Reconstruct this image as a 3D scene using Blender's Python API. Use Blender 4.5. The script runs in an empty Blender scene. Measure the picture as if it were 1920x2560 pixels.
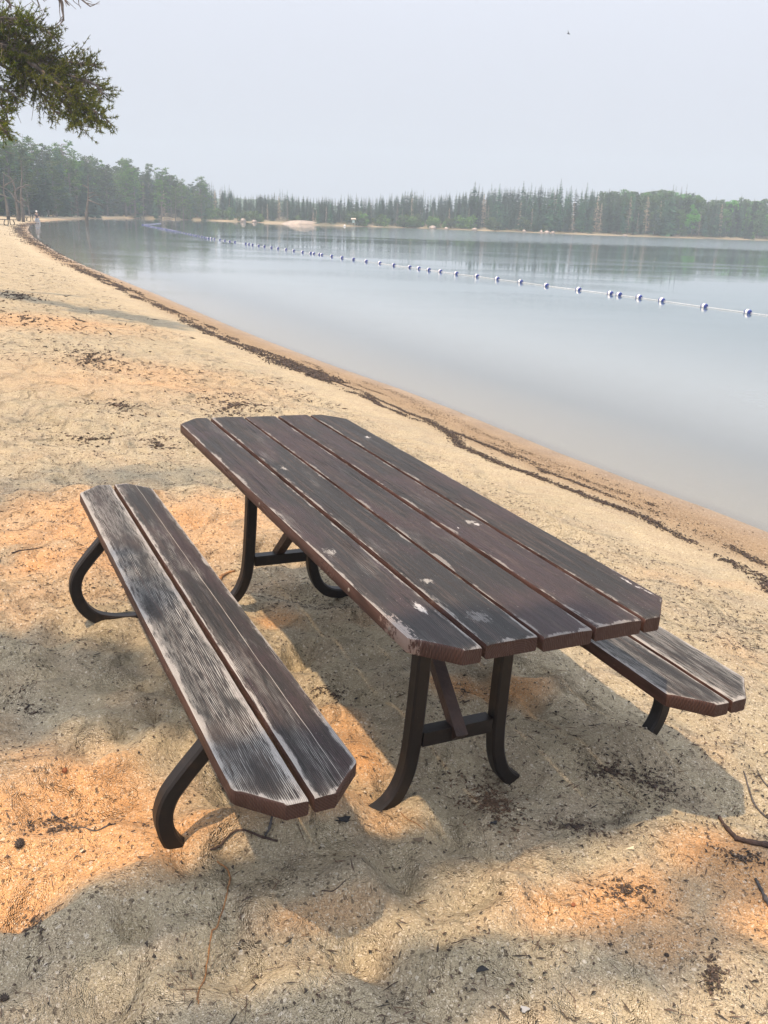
import bpy, math, random
import numpy as np
from mathutils import Matrix, Vector
R = math.radians
rnd = random.Random(7)
col = bpy.context.scene.collection
scene = bpy.context.scene

# ------------------------------------------------------------------ camera
F = 2224.5; PITCH = -0.32009; ROLL = 0.0373; HC = 1.615
fw = np.array([0, math.cos(PITCH), math.sin(PITCH)])
r0 = np.array([1., 0, 0]); u0 = np.cross(r0, fw)
ri = math.cos(ROLL)*r0 + math.sin(ROLL)*u0
up = -math.sin(ROLL)*r0 + math.cos(ROLL)*u0
CAM = np.array([0, 0, HC])
cd = bpy.data.cameras.new('camera'); cam = bpy.data.objects.new('camera', cd); col.objects.link(cam)
cam.matrix_world = Matrix([[ri[i], up[i], -fw[i], CAM[i]] for i in range(3)] + [[0, 0, 0, 1]])
cd.sensor_fit = 'HORIZONTAL'; cd.sensor_width = 36; cd.lens = F/1920*36
cd.clip_start = 0.05; cd.clip_end = 3000
scene.camera = cam

# ------------------------------------------------------------------ world + sun
SUN_EL = 69.3
SUN_DIR = np.array([-0.69, -0.724])         # horizontal direction towards the sun
w = bpy.data.worlds.new('World'); scene.world = w; w.use_nodes = True
nt = w.node_tree; nt.nodes.clear()
out = nt.nodes.new('ShaderNodeOutputWorld'); bg = nt.nodes.new('ShaderNodeBackground')
sky = nt.nodes.new('ShaderNodeTexSky'); sky.sky_type = 'NISHITA'; sky.sun_disc = False
sky.sun_elevation = R(SUN_EL); sky.sun_rotation = math.atan2(SUN_DIR[0], SUN_DIR[1])
sky.dust_density = 6; sky.air_density = 1
mx = nt.nodes.new('ShaderNodeMix'); mx.data_type = 'RGBA'; mx.inputs[0].default_value = 0.93
mx.inputs[7].default_value = (5.22, 5.38, 6.0, 1)
nt.links.new(sky.outputs[0], mx.inputs[6])
# smoke-veiled sky: brighter overhead than along the horizon
tc = nt.nodes.new('ShaderNodeTexCoord'); sx = nt.nodes.new('ShaderNodeSeparateXYZ'); nt.links.new(tc.outputs['Generated'], sx.inputs[0])
mr = nt.nodes.new('ShaderNodeMapRange'); nt.links.new(sx.outputs[2], mr.inputs[0])
mr.interpolation_type = 'SMOOTHSTEP'; mr.inputs[1].default_value = .05; mr.inputs[2].default_value = 1.; mr.inputs[3].default_value = 1.; mr.inputs[4].default_value = 2.5
vm = nt.nodes.new('ShaderNodeVectorMath'); vm.operation = 'SCALE'; nt.links.new(mx.outputs[2], vm.inputs[0]); nt.links.new(mr.outputs[0], vm.inputs['Scale'])
nt.links.new(vm.outputs[0], bg.inputs[0])
bg.inputs[1].default_value = 0.1
nt.links.new(bg.outputs[0], out.inputs[0])
sl = bpy.data.lights.new('sun', 'SUN'); so = bpy.data.objects.new('sun', sl); col.objects.link(so)
sl.energy = 3.7; sl.angle = R(1.0); sl.color = (1.0, 0.73, 0.47)
sd = Vector((SUN_DIR[0]*math.cos(R(SUN_EL)), SUN_DIR[1]*math.cos(R(SUN_EL)), math.sin(R(SUN_EL))))
so.rotation_euler = sd.to_track_quat('Z', 'Y').to_euler(); so.location = (0, 0, 60)
scene.view_settings.view_transform = 'Standard'; scene.view_settings.look = 'None'
scene.view_settings.gamma = 1; scene.view_settings.exposure = 0.56
scene.cycles.volume_bounces = 0
scene.cycles.max_bounces = 6; scene.cycles.transparent_max_bounces = 8
scene.cycles.volume_step_rate = 1

# ------------------------------------------------------------------ helpers
def at(u, v, z):
    "photograph position to a point at height z"
    d = fw + (u-960)/F*ri - (v-1280)/F*up
    return CAM + (z-HC)/d[2]*d
def atd(u, v, y):
    d = fw + (u-960)/F*ri - (v-1280)/F*up
    return CAM + y/d[1]*d

def tag(o, label=None, cat=None, group=None, kind=None):
    if label: o['label'] = label
    if cat: o['category'] = cat
    if group: o['group'] = group
    if kind: o['kind'] = kind
    return o
def link(o, parent=None):
    col.objects.link(o)
    if parent is not None: o.parent = parent
    return o
def empty(name, loc=(0, 0, 0), rz=0.0):
    o = bpy.data.objects.new(name, None); o.location = loc; o.rotation_euler = (0, 0, rz)
    o.empty_display_size = 0.2
    return link(o)
def mesh(name, V, Fc, mats=None, smooth=False):
    me = bpy.data.meshes.new(name)
    V = np.asarray(V, dtype=np.float32)
    if isinstance(Fc, np.ndarray):
        n, k = Fc.shape
        me.vertices.add(len(V)); me.vertices.foreach_set('co', V.ravel())
        me.loops.add(n*k); me.loops.foreach_set('vertex_index', Fc.astype(np.int32).ravel())
        me.polygons.add(n); me.polygons.foreach_set('loop_start', np.arange(0, n*k, k, dtype=np.int32))
        me.update(calc_edges=True)
    else:
        me.from_pydata([tuple(map(float, v)) for v in V], [], Fc)
    if smooth:
        me.polygons.foreach_set('use_smooth', np.ones(len(me.polygons), dtype=bool))
    for m in (mats if isinstance(mats, (list, tuple)) else [mats]):
        if m: me.materials.append(m)
    return me
def obj(name, V, Fc, mat=None, parent=None, smooth=False):
    return link(bpy.data.objects.new(name, mesh(name, V, Fc, mat, smooth)), parent)
class MB:
    def __init__(s): s.V = []; s.F = []; s.n = 0
    def add(s, V, Fc):
        s.V.append(np.asarray(V, float)); s.F += [tuple(int(i)+s.n for i in f) for f in Fc]; s.n += len(V)
    def box(s, a, b, M=None):
        x0, y0, z0 = a; x1, y1, z1 = b
        V = np.array([[x0,y0,z0],[x1,y0,z0],[x1,y1,z0],[x0,y1,z0],[x0,y0,z1],[x1,y0,z1],[x1,y1,z1],[x0,y1,z1]], float)
        if M is not None: V = V @ np.array(M).T
        s.add(V, [(0,3,2,1),(4,5,6,7),(0,1,5,4),(1,2,6,5),(2,3,7,6),(3,0,4,7)])
    def tube(s, P, rad, n=6, caps=True):
        P = np.asarray(P, float); m = len(P); rad = np.broadcast_to(rad, (m,))
        T = np.gradient(P, axis=0); T /= np.linalg.norm(T, axis=1)[:, None]+1e-12
        ref = np.array([0.31, 0.17, 0.93]) if abs(T[0, 2]) < .9 else np.array([1., 0.1, 0])
        A = np.cross(T, ref); A /= np.linalg.norm(A, axis=1)[:, None]; B = np.cross(T, A)
        an = np.arange(n)*2*math.pi/n
        V = (P[:, None, :] + rad[:, None, None]*(np.cos(an)[None, :, None]*A[:, None, :]+np.sin(an)[None, :, None]*B[:, None, :])).reshape(-1, 3)
        Fc = [(i*n+j, i*n+(j+1) % n, (i+1)*n+(j+1) % n, (i+1)*n+j) for i in range(m-1) for j in range(n)]
        if caps: Fc += [tuple(range(n-1, -1, -1)), tuple(range((m-1)*n, m*n))]
        s.add(V, Fc)
    def sphere(s, c, r, n=12, m=8, sc=(1, 1, 1)):
        V = [(0, 0, -1)]
        for i in range(1, m):
            t = math.pi*i/m
            for j in range(n):
                a = 2*math.pi*j/n; V.append((math.sin(t)*math.cos(a), math.sin(t)*math.sin(a), -math.cos(t)))
        V.append((0, 0, 1)); L = len(V)-1
        Fc = [(0, 1+(j+1) % n, 1+j) for j in range(n)]
        for i in range(m-2):
            for j in range(n):
                a = 1+i*n+j; b = 1+i*n+(j+1) % n; Fc.append((a, b, b+n, a+n))
        Fc += [(L, 1+(m-2)*n+j, 1+(m-2)*n+(j+1) % n) for j in range(n)]
        s.add(np.array(V)*r*np.array(sc)+np.array(c), Fc)
    def build(s, name, mat, parent=None, smooth=False):
        return obj(name, np.concatenate(s.V), s.F, mat, parent, smooth)

def hsh(ix, iy, seed):
    h = (ix.astype(np.int64)*374761393 + iy.astype(np.int64)*668265263 + seed*1442695041) & 0x7fffffff
    h = ((h ^ (h >> 13))*1274126177) & 0x7fffffff
    h = (h ^ (h >> 16)) & 0xffff
    return h/65535.0
def vn(x, y, seed=0):
    ix = np.floor(x); iy = np.floor(y); fx = x-ix; fy = y-iy
    fx = fx*fx*(3-2*fx); fy = fy*fy*(3-2*fy)
    a = hsh(ix, iy, seed); b = hsh(ix+1, iy, seed); c = hsh(ix, iy+1, seed); d = hsh(ix+1, iy+1, seed)
    return (a*(1-fx)+b*fx)*(1-fy)+(c*(1-fx)+d*fx)*fy
def fbm(x, y, seed=0, o=4):
    s = 0; a = .5
    for i in range(o):
        s = s+a*vn(x*2**i+17.3*i, y*2**i-9.1*i, seed+i*31); a *= .5
    return s/(1-.5**o)

# ------------------------------------------------------------------ materials
class NT:
    def __init__(s, name):
        s.m = bpy.data.materials.new(name); s.m.use_nodes = True; s.t = s.m.node_tree
        s.t.nodes.clear(); s.out = s.t.nodes.new('ShaderNodeOutputMaterial')
    def n(s, typ, ins={}, **kw):
        nd = s.t.nodes.new('ShaderNode'+typ)
        for k, v in kw.items(): setattr(nd, k, v)
        for k, v in ins.items():
            if isinstance(v, bpy.types.NodeSocket): s.t.links.new(v, nd.inputs[k])
            else: nd.inputs[k].default_value = v
        return nd
    def coord(s, which='Object'): return s.n('TexCoord').outputs[which]
    def map(s, vec, scale=(1, 1, 1), loc=(0, 0, 0), rot=(0, 0, 0)):
        return s.n('Mapping', {'Vector': vec, 'Scale': scale, 'Location': loc, 'Rotation': rot}).outputs[0]
    def noise(s, vec, scale=1, detail=4, rough=.55, dist=0):
        return s.n('TexNoise', {'Vector': vec, 'Scale': scale, 'Detail': detail, 'Roughness': rough, 'Distortion': dist}).outputs[0]
    def ss(s, v, a, b, o0=0., o1=1.):
        return s.n('MapRange', {0: v, 1: a, 2: b, 3: o0, 4: o1}, interpolation_type='SMOOTHSTEP').outputs[0]
    def math(s, op, a, b=0., c=0.):
        return s.n('Math', {0: a, 1: b, 2: c}, operation=op).outputs[0]
    def mix(s, f, a, b):
        a = a if isinstance(a, bpy.types.NodeSocket) else (*a, 1); b = b if isinstance(b, bpy.types.NodeSocket) else (*b, 1)
        return s.n('Mix', {0: f, 6: a, 7: b}, data_type='RGBA').outputs[2]
    def attr(s, name): return s.n('Attribute', attribute_name=name).outputs['Fac']
    def bump(s, h, strength=.5, dist=.01, normal=None):
        d = {'Height': h, 'Strength': strength, 'Distance': dist}
        if normal is not None: d['Normal'] = normal
        return s.n('Bump', d).outputs[0]
    def principled(s, colr, rough=.8, normal=None, **kw):
        d = {'Base Color': colr if isinstance(colr, bpy.types.NodeSocket) else (*colr, 1), 'Roughness': rough}
        if normal is not None: d['Normal'] = normal
        d.update(kw)
        b = s.n('BsdfPrincipled', d); s.t.links.new(b.outputs[0], s.out.inputs[0]); return s.m

def simple(name, c, rough=.7, var=.25, scale=8, c2=None, bump=.0):
    t = NT(name); co = t.coord(); nz = t.noise(co, scale, 5)
    c2 = c2 or tuple(x*(1-var) for x in c)
    colr = t.mix(t.ss(nz, .35, .65), c, c2)
    nm = t.bump(t.noise(co, scale*5, 4), bump, .01) if bump else None
    return t.principled(colr, rough, nm)
def leafmat(name, c1, c2, trans=.15, spec=.2):
    t = NT(name); ri_ = t.n('NewGeometry').outputs['Random Per Island']
    orand = t.n('ObjectInfo').outputs['Random']
    big = t.noise(t.coord(), .35, 2)
    c = t.mix(ri_, c1, c2)
    k = t.math('ADD', t.math('MULTIPLY', orand, .5), t.math('MULTIPLY', big, .9))
    hs = t.n('HueSaturation', {'Hue': t.math('ADD', t.math('MULTIPLY', orand, .035), .485), 'Saturation': t.math('ADD', t.math('MULTIPLY', orand, .35), .95),
                               'Value': t.math('ADD', t.math('MULTIPLY', k, 2.4), -.55), 'Color': c}).outputs[0]
    d = t.n('BsdfPrincipled', {'Base Color': hs, 'Roughness': .6, 'Specular IOR Level': spec})
    tr = t.n('BsdfTranslucent', {'Color': hs})
    m_ = t.n('MixShader', {0: trans, 1: d.outputs[0], 2: tr.outputs[0]})
    t.t.links.new(m_.outputs[0], t.out.inputs[0]); return t.m

# ------------------------------------------------------------------ shoreline
ZW = -0.45
S = 1920/1659
shore_px = [(1659,1150),(1530,1099),(1400,1052),(1200,975),(1000,893),(870,842),(725,792),(600,745),(500,705),(350,640),(250,600),(180,572),(130,548),(100,530),(75,513),(62,497),(66,487),(90,479.5),(140,475),(200,472.5),(300,472),(400,475),(480,477.5),(560,481),(640,484),(700,487.5),(800,490),(900,493),(1000,497),(1100,500.5),(1200,505),(1400,512),(1530,516),(1659,520)]
SH = np.array([at(u*S, v*S, ZW)[:2] for u, v in shore_px])
a0 = SH[0]; dd = (SH[0]-SH[1])/np.linalg.norm(SH[0]-SH[1])
pre = np.array([a0+dd*80+np.array([20., -10]), a0+dd*20+np.array([2.5, 0]), a0+dd*6+np.array([.3, 0])])
post = np.array([[130, 245.], [230, 250], [330, 200], [420, 0]])
SHORE = np.concatenate([pre, SH, post])
POLY = np.concatenate([SHORE, [[420, -200.], [pre[0][0], -200]]])
def sdist(x, y):
    "distance to the waterline, positive on land"
    sh = np.shape(x); x = np.ravel(np.asarray(x, float)); y = np.ravel(np.asarray(y, float))
    d = np.full(x.shape, 1e18)
    for a, b in zip(SHORE[:-1], SHORE[1:]):
        ab = b-a; t = np.clip(((x-a[0])*ab[0]+(y-a[1])*ab[1])/(ab@ab), 0, 1)
        d = np.minimum(d, (x-a[0]-t*ab[0])**2+(y-a[1]-t*ab[1])**2)
    ins = np.zeros(x.shape, bool)
    n = len(POLY)
    for i in range(n):
        xa, ya = POLY[i]; xb, yb = POLY[(i+1) % n]
        if ya == yb: continue
        c = (ya > y) != (yb > y)
        ins ^= c & (x < (xb-xa)*(y-ya)/(yb-ya)+xa)
    d = np.sqrt(d); d[ins] *= -1
    return d.reshape(sh)

# the picnic table's own frame
A = np.array([[0.89105863, -0.45201495, 0.04119462], [0.45250446, 0.89175735, -0.0029216], [-0.035415, 0.02124407, 0.99914687]])
T0 = np.array([-0.0915892, 2.86827497, 0.0])

PITS = []
pr = random.Random(3)
for i in range(1500):
    y = 1.2+22*pr.random()**1.6; x = (pr.random()*1.25-1.05)*(y*.55+1.2)
    PITS.append((x, y, pr.uniform(.04, .13)*(1+y*.02), pr.uniform(-.026, -.008)*(1+y*.03), pr.random()*3.14, pr.uniform(1, 2.2)))
for i in range(260):
    y = 1.2+10*pr.random(); x = (pr.random()*1.3-1.05)*(y*.55+1.2)
    PITS.append((x, y, pr.uniform(.10, .3), pr.uniform(-.03, .03), pr.random()*3.14, pr.uniform(1, 2.5)))
def tw(x, y, z=0): return A @ np.array([x, y, z]) + T0
def ground(x, y, d=None, detail=True):
    x = np.asarray(x, float); y = np.asarray(y, float)
    if d is None: d = sdist(x, y)
    g = np.interp(d, [-60, -8, -3, 0, .9, 1.7, 3.4, 4.2, 9, 18, 40, 120], [-6, -1.6, -.5, 0, .12, .20, .40, .45, .62, .85, 1.25, 2.5]) + ZW
    lx = x-T0[0]; ly = y-T0[1]
    pl = -(A[0, 2]*lx+A[1, 2]*ly)/A[2, 2]
    # table-frame coordinates for the slight drop towards the far end
    tx = lx*A[0, 0]+ly*A[1, 0]; ty = lx*A[0, 1]+ly*A[1, 1]
    pl = pl + .012 - .036*np.clip(ty, -1.0, 1.0) + .018*np.exp(-((tx+.8)**2+(ty+.7)**2)/.05) + .02*np.exp(-((tx-.75)**2+(ty+.68)**2)/.05)
    r2 = lx**2+ly**2
    wgt = np.exp(-(r2/3.6)**2)
    z = g*(1-wgt)+pl*wgt
    if detail:
        fade = np.clip((d-.5)/1.2, 0.04, 1)
        z = z + fade*(.05*(fbm(x*1.1, y*1.1, 5, 3)-.5)*np.clip(1-.8*np.exp(-(r2/2.6)**2), 0, 1) + .050*(fbm(x*4.2, y*4.2, 9, 4)-.5)*np.clip(1-.6*np.exp(-(r2/2.)**2), 0, 1)+.022*(fbm(x*13, y*13, 19, 3)-.5))
        z = z + np.where(d > 6, .25*(fbm(x*.12, y*.12, 3, 3)-.5)*np.clip((d-6)/10, 0, 1), 0)
        # the scooped hollows beside the table
        z = z - .03*np.exp(-(((tx-1.0)*.8+(ty+1.25)*.9)**2/.04+((tx-1.0)*.9-(ty+1.25)*.8)**2/.5))
        z = z + .036*np.exp(-((ty+.70)**2/.014))*1.0*np.exp(-((np.abs(tx)-.495)/.275)**12)+.034*np.exp(-((ty+.69)**2+(tx+.335)**2)/.009)+.010*(fbm(x*7, y*7, 41, 2)-.5)*np.exp(-((ty+.70)**2/.03))
    return z

def axis(lo, hi, step, LO, HI, gr):
    a = list(np.arange(lo, hi+step/2, step))
    s = step; v = a[-1]
    while v < HI: s *= gr; v += s; a.append(v)
    s = step; v = a[0]; b = []
    while v > LO: s *= gr; v -= s; b.append(v)
    return np.array(b[::-1]+a)
gx = axis(-3.3, 3.0, .02, -200, 330, 1.04); gy = axis(1.1, 7.6, .02, -30, 520, 1.04)
X, Y = np.meshgrid(gx, gy)
D = sdist(X, Y)
Z = ground(X, Y, D)
for (px, py, pr_, dep, an, asp) in PITS:
    rr = pr_*asp*2.6
    i0, i1 = np.searchsorted(gx, [px-rr, px+rr]); j0, j1 = np.searchsorted(gy, [py-rr, py+rr])
    if i1 <= i0 or j1 <= j0: continue
    xx = X[j0:j1, i0:i1]-px; yy = Y[j0:j1, i0:i1]-py
    a = (xx*math.cos(an)+yy*math.sin(an))/(pr_*asp); b = (-xx*math.sin(an)+yy*math.cos(an))/pr_
    q = a*a+b*b
    Z[j0:j1, i0:i1] += dep*(np.exp(-q*1.6)-.45*np.exp(-((np.sqrt(q)-1.35)**2)*5))*np.clip((D[j0:j1, i0:i1]-1.3)/.8, 0, 1)
def gz(x, y):
    i = int(np.clip(np.searchsorted(gx, x)-1, 0, len(gx)-2)); j = int(np.clip(np.searchsorted(gy, y)-1, 0, len(gy)-2))
    a = (x-gx[i])/(gx[i+1]-gx[i]); b = (y-gy[j])/(gy[j+1]-gy[j])
    return float((Z[j, i]*(1-a)+Z[j, i+1]*a)*(1-b)+(Z[j+1, i]*(1-a)+Z[j+1, i+1]*a)*b)
def gzv(x, y):
    i = np.clip(np.searchsorted(gx, x)-1, 0, len(gx)-2); j = np.clip(np.searchsorted(gy, y)-1, 0, len(gy)-2)
    a = (x-gx[i])/(gx[i+1]-gx[i]); b = (y-gy[j])/(gy[j+1]-gy[j])
    return (Z[j, i]*(1-a)+Z[j, i+1]*a)*(1-b)+(Z[j+1, i]*(1-a)+Z[j+1, i+1]*a)*b
def onsand(u, v):
    p = at(u, v, 0)
    for k in range(8):
        p = at(u, v, min(gz(p[0], p[1]), 1.2))
    return np.array([p[0], p[1], gz(p[0], p[1])])
def gridmesh(name, X, Y, Z, keep=None):
    m, n = X.shape
    idx = np.arange(m*n).reshape(m, n)
    Fc = np.stack([idx[:-1, :-1], idx[:-1, 1:], idx[1:, 1:], idx[1:, :-1]], -1).reshape(-1, 4)
    if keep is not None: Fc = Fc[keep.reshape(-1)]
    V = np.stack([X, Y, Z], -1).reshape(-1, 3)
    if keep is not None:
        used = np.unique(Fc); re = np.zeros(m*n, int); re[used] = np.arange(len(used)); Fc = re[Fc]; V = V[used]
        return V, Fc, used
    return V, Fc, None

# sand
t = NT('sand')
P = t.coord()
dsh = t.attr('shore')
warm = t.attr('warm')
n1 = t.noise(P, .9, 4); n2 = t.noise(P, 6, 5); n3 = t.noise(P, 60, 3)
dry = t.mix(t.ss(n1, .35, .65), (.430, .368, .252), (.380, .325, .220))
dry = t.mix(t.math('MULTIPLY', t.ss(t.noise(t.map(P, (1.6, 2.6, 1)), 1., 6, .7), .50, .62), .55), dry, (.335, .295, .22))
dry = t.mix(t.math('MULTIPLY', t.ss(n2, .44, .62), .5), dry, (.34, .28, .20))
dry = t.mix(t.math('MULTIPLY', warm, .95), dry, (.58, .325, .150))  # painted sunlight: orange mixed into the dry sand colour
wet = t.mix(t.ss(t.noise(t.map(P, (1, 1, 1)), 2.5, 4), .35, .7), (.28, .20, .12), (.22, .155, .095))
wetf = t.ss(t.math('ADD', dsh, t.math('MULTIPLY', t.math('SUBTRACT', n1, .5), .5)), .55, 1.25)
c = t.mix(wetf, t.mix(t.ss(dsh, -.35, .02), (.46, .385, .30), wet), dry)
forest = t.attr('forest')
c = t.mix(forest, c, t.mix(t.ss(n1, .4, .6), (.10, .075, .045), (.06, .07, .03)))
vor = t.n('TexVoronoi', {'Vector': P, 'Scale': 300.}); vor2 = t.n('TexVoronoi', {'Vector': P, 'Scale': 130.})
g1 = t.n('SeparateColor', {0: vor.outputs['Color']}).outputs[0]; g2 = t.n('SeparateColor', {0: vor2.outputs['Color']}).outputs[1]
c = t.mix(t.math('MULTIPLY', t.ss(g1, .72, .95), .55), c, (.20, .16, .115))
c = t.mix(t.math('MULTIPLY', t.ss(g1, .18, .02), .6), c, (.68, .60, .47))
c = t.mix(t.math('MULTIPLY', t.ss(g2, .93, .985), .75), c, (.10, .08, .06))
c = t.mix(t.math('MULTIPLY', t.ss(g2, .035, .0), .5), c, (.75, .68, .56))
h = t.math('ADD', t.math('MULTIPLY', vor.outputs['Distance'], -.25), t.math('MULTIPLY', n3, .35))
h = t.math('ADD', h, t.math('MULTIPLY', n2, 1.6))
h = t.math('ADD', h, t.math('MULTIPLY', t.noise(P, 22, 4), 1.1))
warp = t.n('VectorMath', {0: P, 1: t.n('VectorMath', {0: t.n('TexNoise', {'Vector': P, 'Scale': 2.2, 'Detail': 2.}).outputs['Color'], 'Scale': .5}, operation='SCALE').outputs[0]}, operation='ADD').outputs[0]
foot = t.n('TexVoronoi', {'Vector': t.map(warp, (3.4, 2.6, .2)), 'Scale': 1.}, feature='F1').outputs['Distance']
foot2 = t.n('TexVoronoi', {'Vector': t.map(warp, (8.5, 7., .2)), 'Scale': 1.}, feature='F1').outputs['Distance']
fh = t.math('ADD', t.math('MULTIPLY', t.ss(foot, .02, .75), 1.), t.math('MULTIPLY', t.ss(foot2, .02, .7), .35))
fh = t.math('ADD', fh, t.math('MULTIPLY', t.noise(P, 4.5, 6, .6), .9))
nm0 = t.bump(fh, t.ss(dsh, .9, 2.0, 0., 1.), .085)
nm = t.bump(h, .9, .018, nm0)
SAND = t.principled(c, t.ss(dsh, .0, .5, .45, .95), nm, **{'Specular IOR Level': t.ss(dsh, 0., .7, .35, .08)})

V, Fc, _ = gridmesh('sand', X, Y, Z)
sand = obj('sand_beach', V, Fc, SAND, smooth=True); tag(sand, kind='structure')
me = sand.data
def fattr(me, name, arr):
    a = me.attributes.new(name, 'FLOAT', 'POINT'); a.data.foreach_set('value', np.asarray(arr, np.float32).ravel())
fattr(me, 'shore', D)
forestf = np.clip((D-np.where((X > -26) & (Y > 140), -.4+1.5*(fbm(X*.06, Y*.01, 91, 2) > .66), np.interp(Y, [0, 60, 90, 120, 160, 175], [90, 60, 28, 12, 4.5, 2.5]))-(fbm(X*.3, Y*.3, 2, 2)-.5)*3)/2.0, 0, 1)
fattr(me, 'forest', forestf)
# orange sunlit patches round the table, painted into the sand colour
sun_paintf = np.zeros(X.shape)
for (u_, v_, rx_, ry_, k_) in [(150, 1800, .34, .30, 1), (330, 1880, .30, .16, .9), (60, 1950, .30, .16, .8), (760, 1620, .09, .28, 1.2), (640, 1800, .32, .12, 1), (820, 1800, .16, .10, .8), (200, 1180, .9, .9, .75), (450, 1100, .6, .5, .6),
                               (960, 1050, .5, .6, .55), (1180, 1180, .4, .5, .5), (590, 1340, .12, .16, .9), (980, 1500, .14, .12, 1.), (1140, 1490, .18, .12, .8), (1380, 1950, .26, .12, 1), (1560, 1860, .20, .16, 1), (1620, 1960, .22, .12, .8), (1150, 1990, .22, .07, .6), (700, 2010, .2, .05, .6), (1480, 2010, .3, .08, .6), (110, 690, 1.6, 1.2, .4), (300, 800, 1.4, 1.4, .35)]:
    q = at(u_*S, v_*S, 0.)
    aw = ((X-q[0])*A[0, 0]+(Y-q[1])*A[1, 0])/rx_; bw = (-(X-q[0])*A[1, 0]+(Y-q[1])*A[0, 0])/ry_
    sun_paintf = np.maximum(sun_paintf, k_*np.clip(1.35-np.sqrt(aw*aw+bw*bw), 0, 1))
nw = fbm(X*2.6+3, Y*2.6, 77, 5); sun_paintf = np.clip(sun_paintf*(.35+1.6*nw)+(nw-.62)*1.2*np.clip((7-Y)/3, 0, 1), 0, 1)
fattr(me, 'warm', sun_paintf)

# ------------------------------------------------------------------ water
Xs, Ys, Ds = X[::3, ::3], Y[::3, ::3], D[::3, ::3]
dm = np.minimum.reduce([Ds[:-1, :-1], Ds[1:, :-1], Ds[:-1, 1:], Ds[1:, 1:]])
V, Fc, used = gridmesh('water', Xs, Ys, np.full(Xs.shape, ZW), keep=(dm < .6))
t = NT('lake_water')
P = t.coord(); dep = t.attr('depth')
sep = t.n('SeparateXYZ', {0: P})
xx, yy = sep.outputs[0], sep.outputs[1]
# wind-ruffled water along the far right shore, calm in the bay
streak = t.noise(t.map(P, (.010, .05, 1), rot=(0, 0, .12)), 1., 4)
wind = t.math('MULTIPLY', t.ss(t.math('ADD', yy, t.math('MULTIPLY', streak, 60.)), 118., 138.), t.ss(t.math('ADD', xx, t.math('MULTIPLY', streak, 30.)), -4., 34.))
patch = t.ss(t.noise(t.map(P, (.05, .16, 1), rot=(0, 0, .2)), 1., 3), .40, .62)
mid = t.math('MULTIPLY', t.ss(yy, 9., 22.), patch)
s1 = t.noise(t.map(P, (3.2, 6.5, 1), rot=(0, 0, .25)), 1., 3)
s2 = t.noise(t.map(P, (9., 17., 1), rot=(0, 0, -.2)), 1., 2)
s3 = t.noise(t.map(P, (.6, 1.1, 1)), 1., 2)
amp = t.math('ADD', t.math('ADD', .035, t.math('MULTIPLY', mid, .30)), t.math('MULTIPLY', wind, 2.6))
hh = t.math('ADD', t.math('MULTIPLY', s1, .7), t.math('MULTIPLY', s2, .28))
hh = t.math('ADD', t.math('MULTIPLY', hh, amp), t.math('MULTIPLY', s3, .05))
nm = t.bump(hh, 1., .016)
fr = t.n('Fresnel', {'IOR': 1.33, 'Normal': nm}).outputs[0]
tr = t.n('BsdfTransparent', {'Color': (.90, .93, .90, 1)})
murk = t.n('BsdfDiffuse', {'Color': t.mix(t.ss(dep, 1., 13.), (.225, .26, .275), (.08, .125, .145))})
bed = t.n('MixShader', {0: t.ss(dep, -.1, 5.0, .42, .97), 1: tr.outputs[0], 2: murk.outputs[0]})
gl = t.n('BsdfGlossy', {'Color': (1, 1, 1, 1), 'Roughness': t.math('ADD', .005, t.math('MULTIPLY', wind, .10)), 'Normal': nm})
fin = t.n('MixShader', {0: fr, 1: bed.outputs[0], 2: gl.outputs[0]})
t.t.links.new(fin.outputs[0], t.out.inputs[0])
water = obj('lake_water', V, Fc, t.m, smooth=True); tag(water, kind='structure')
fattr(water.data, 'depth', -Ds.reshape(-1)[used])

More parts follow.
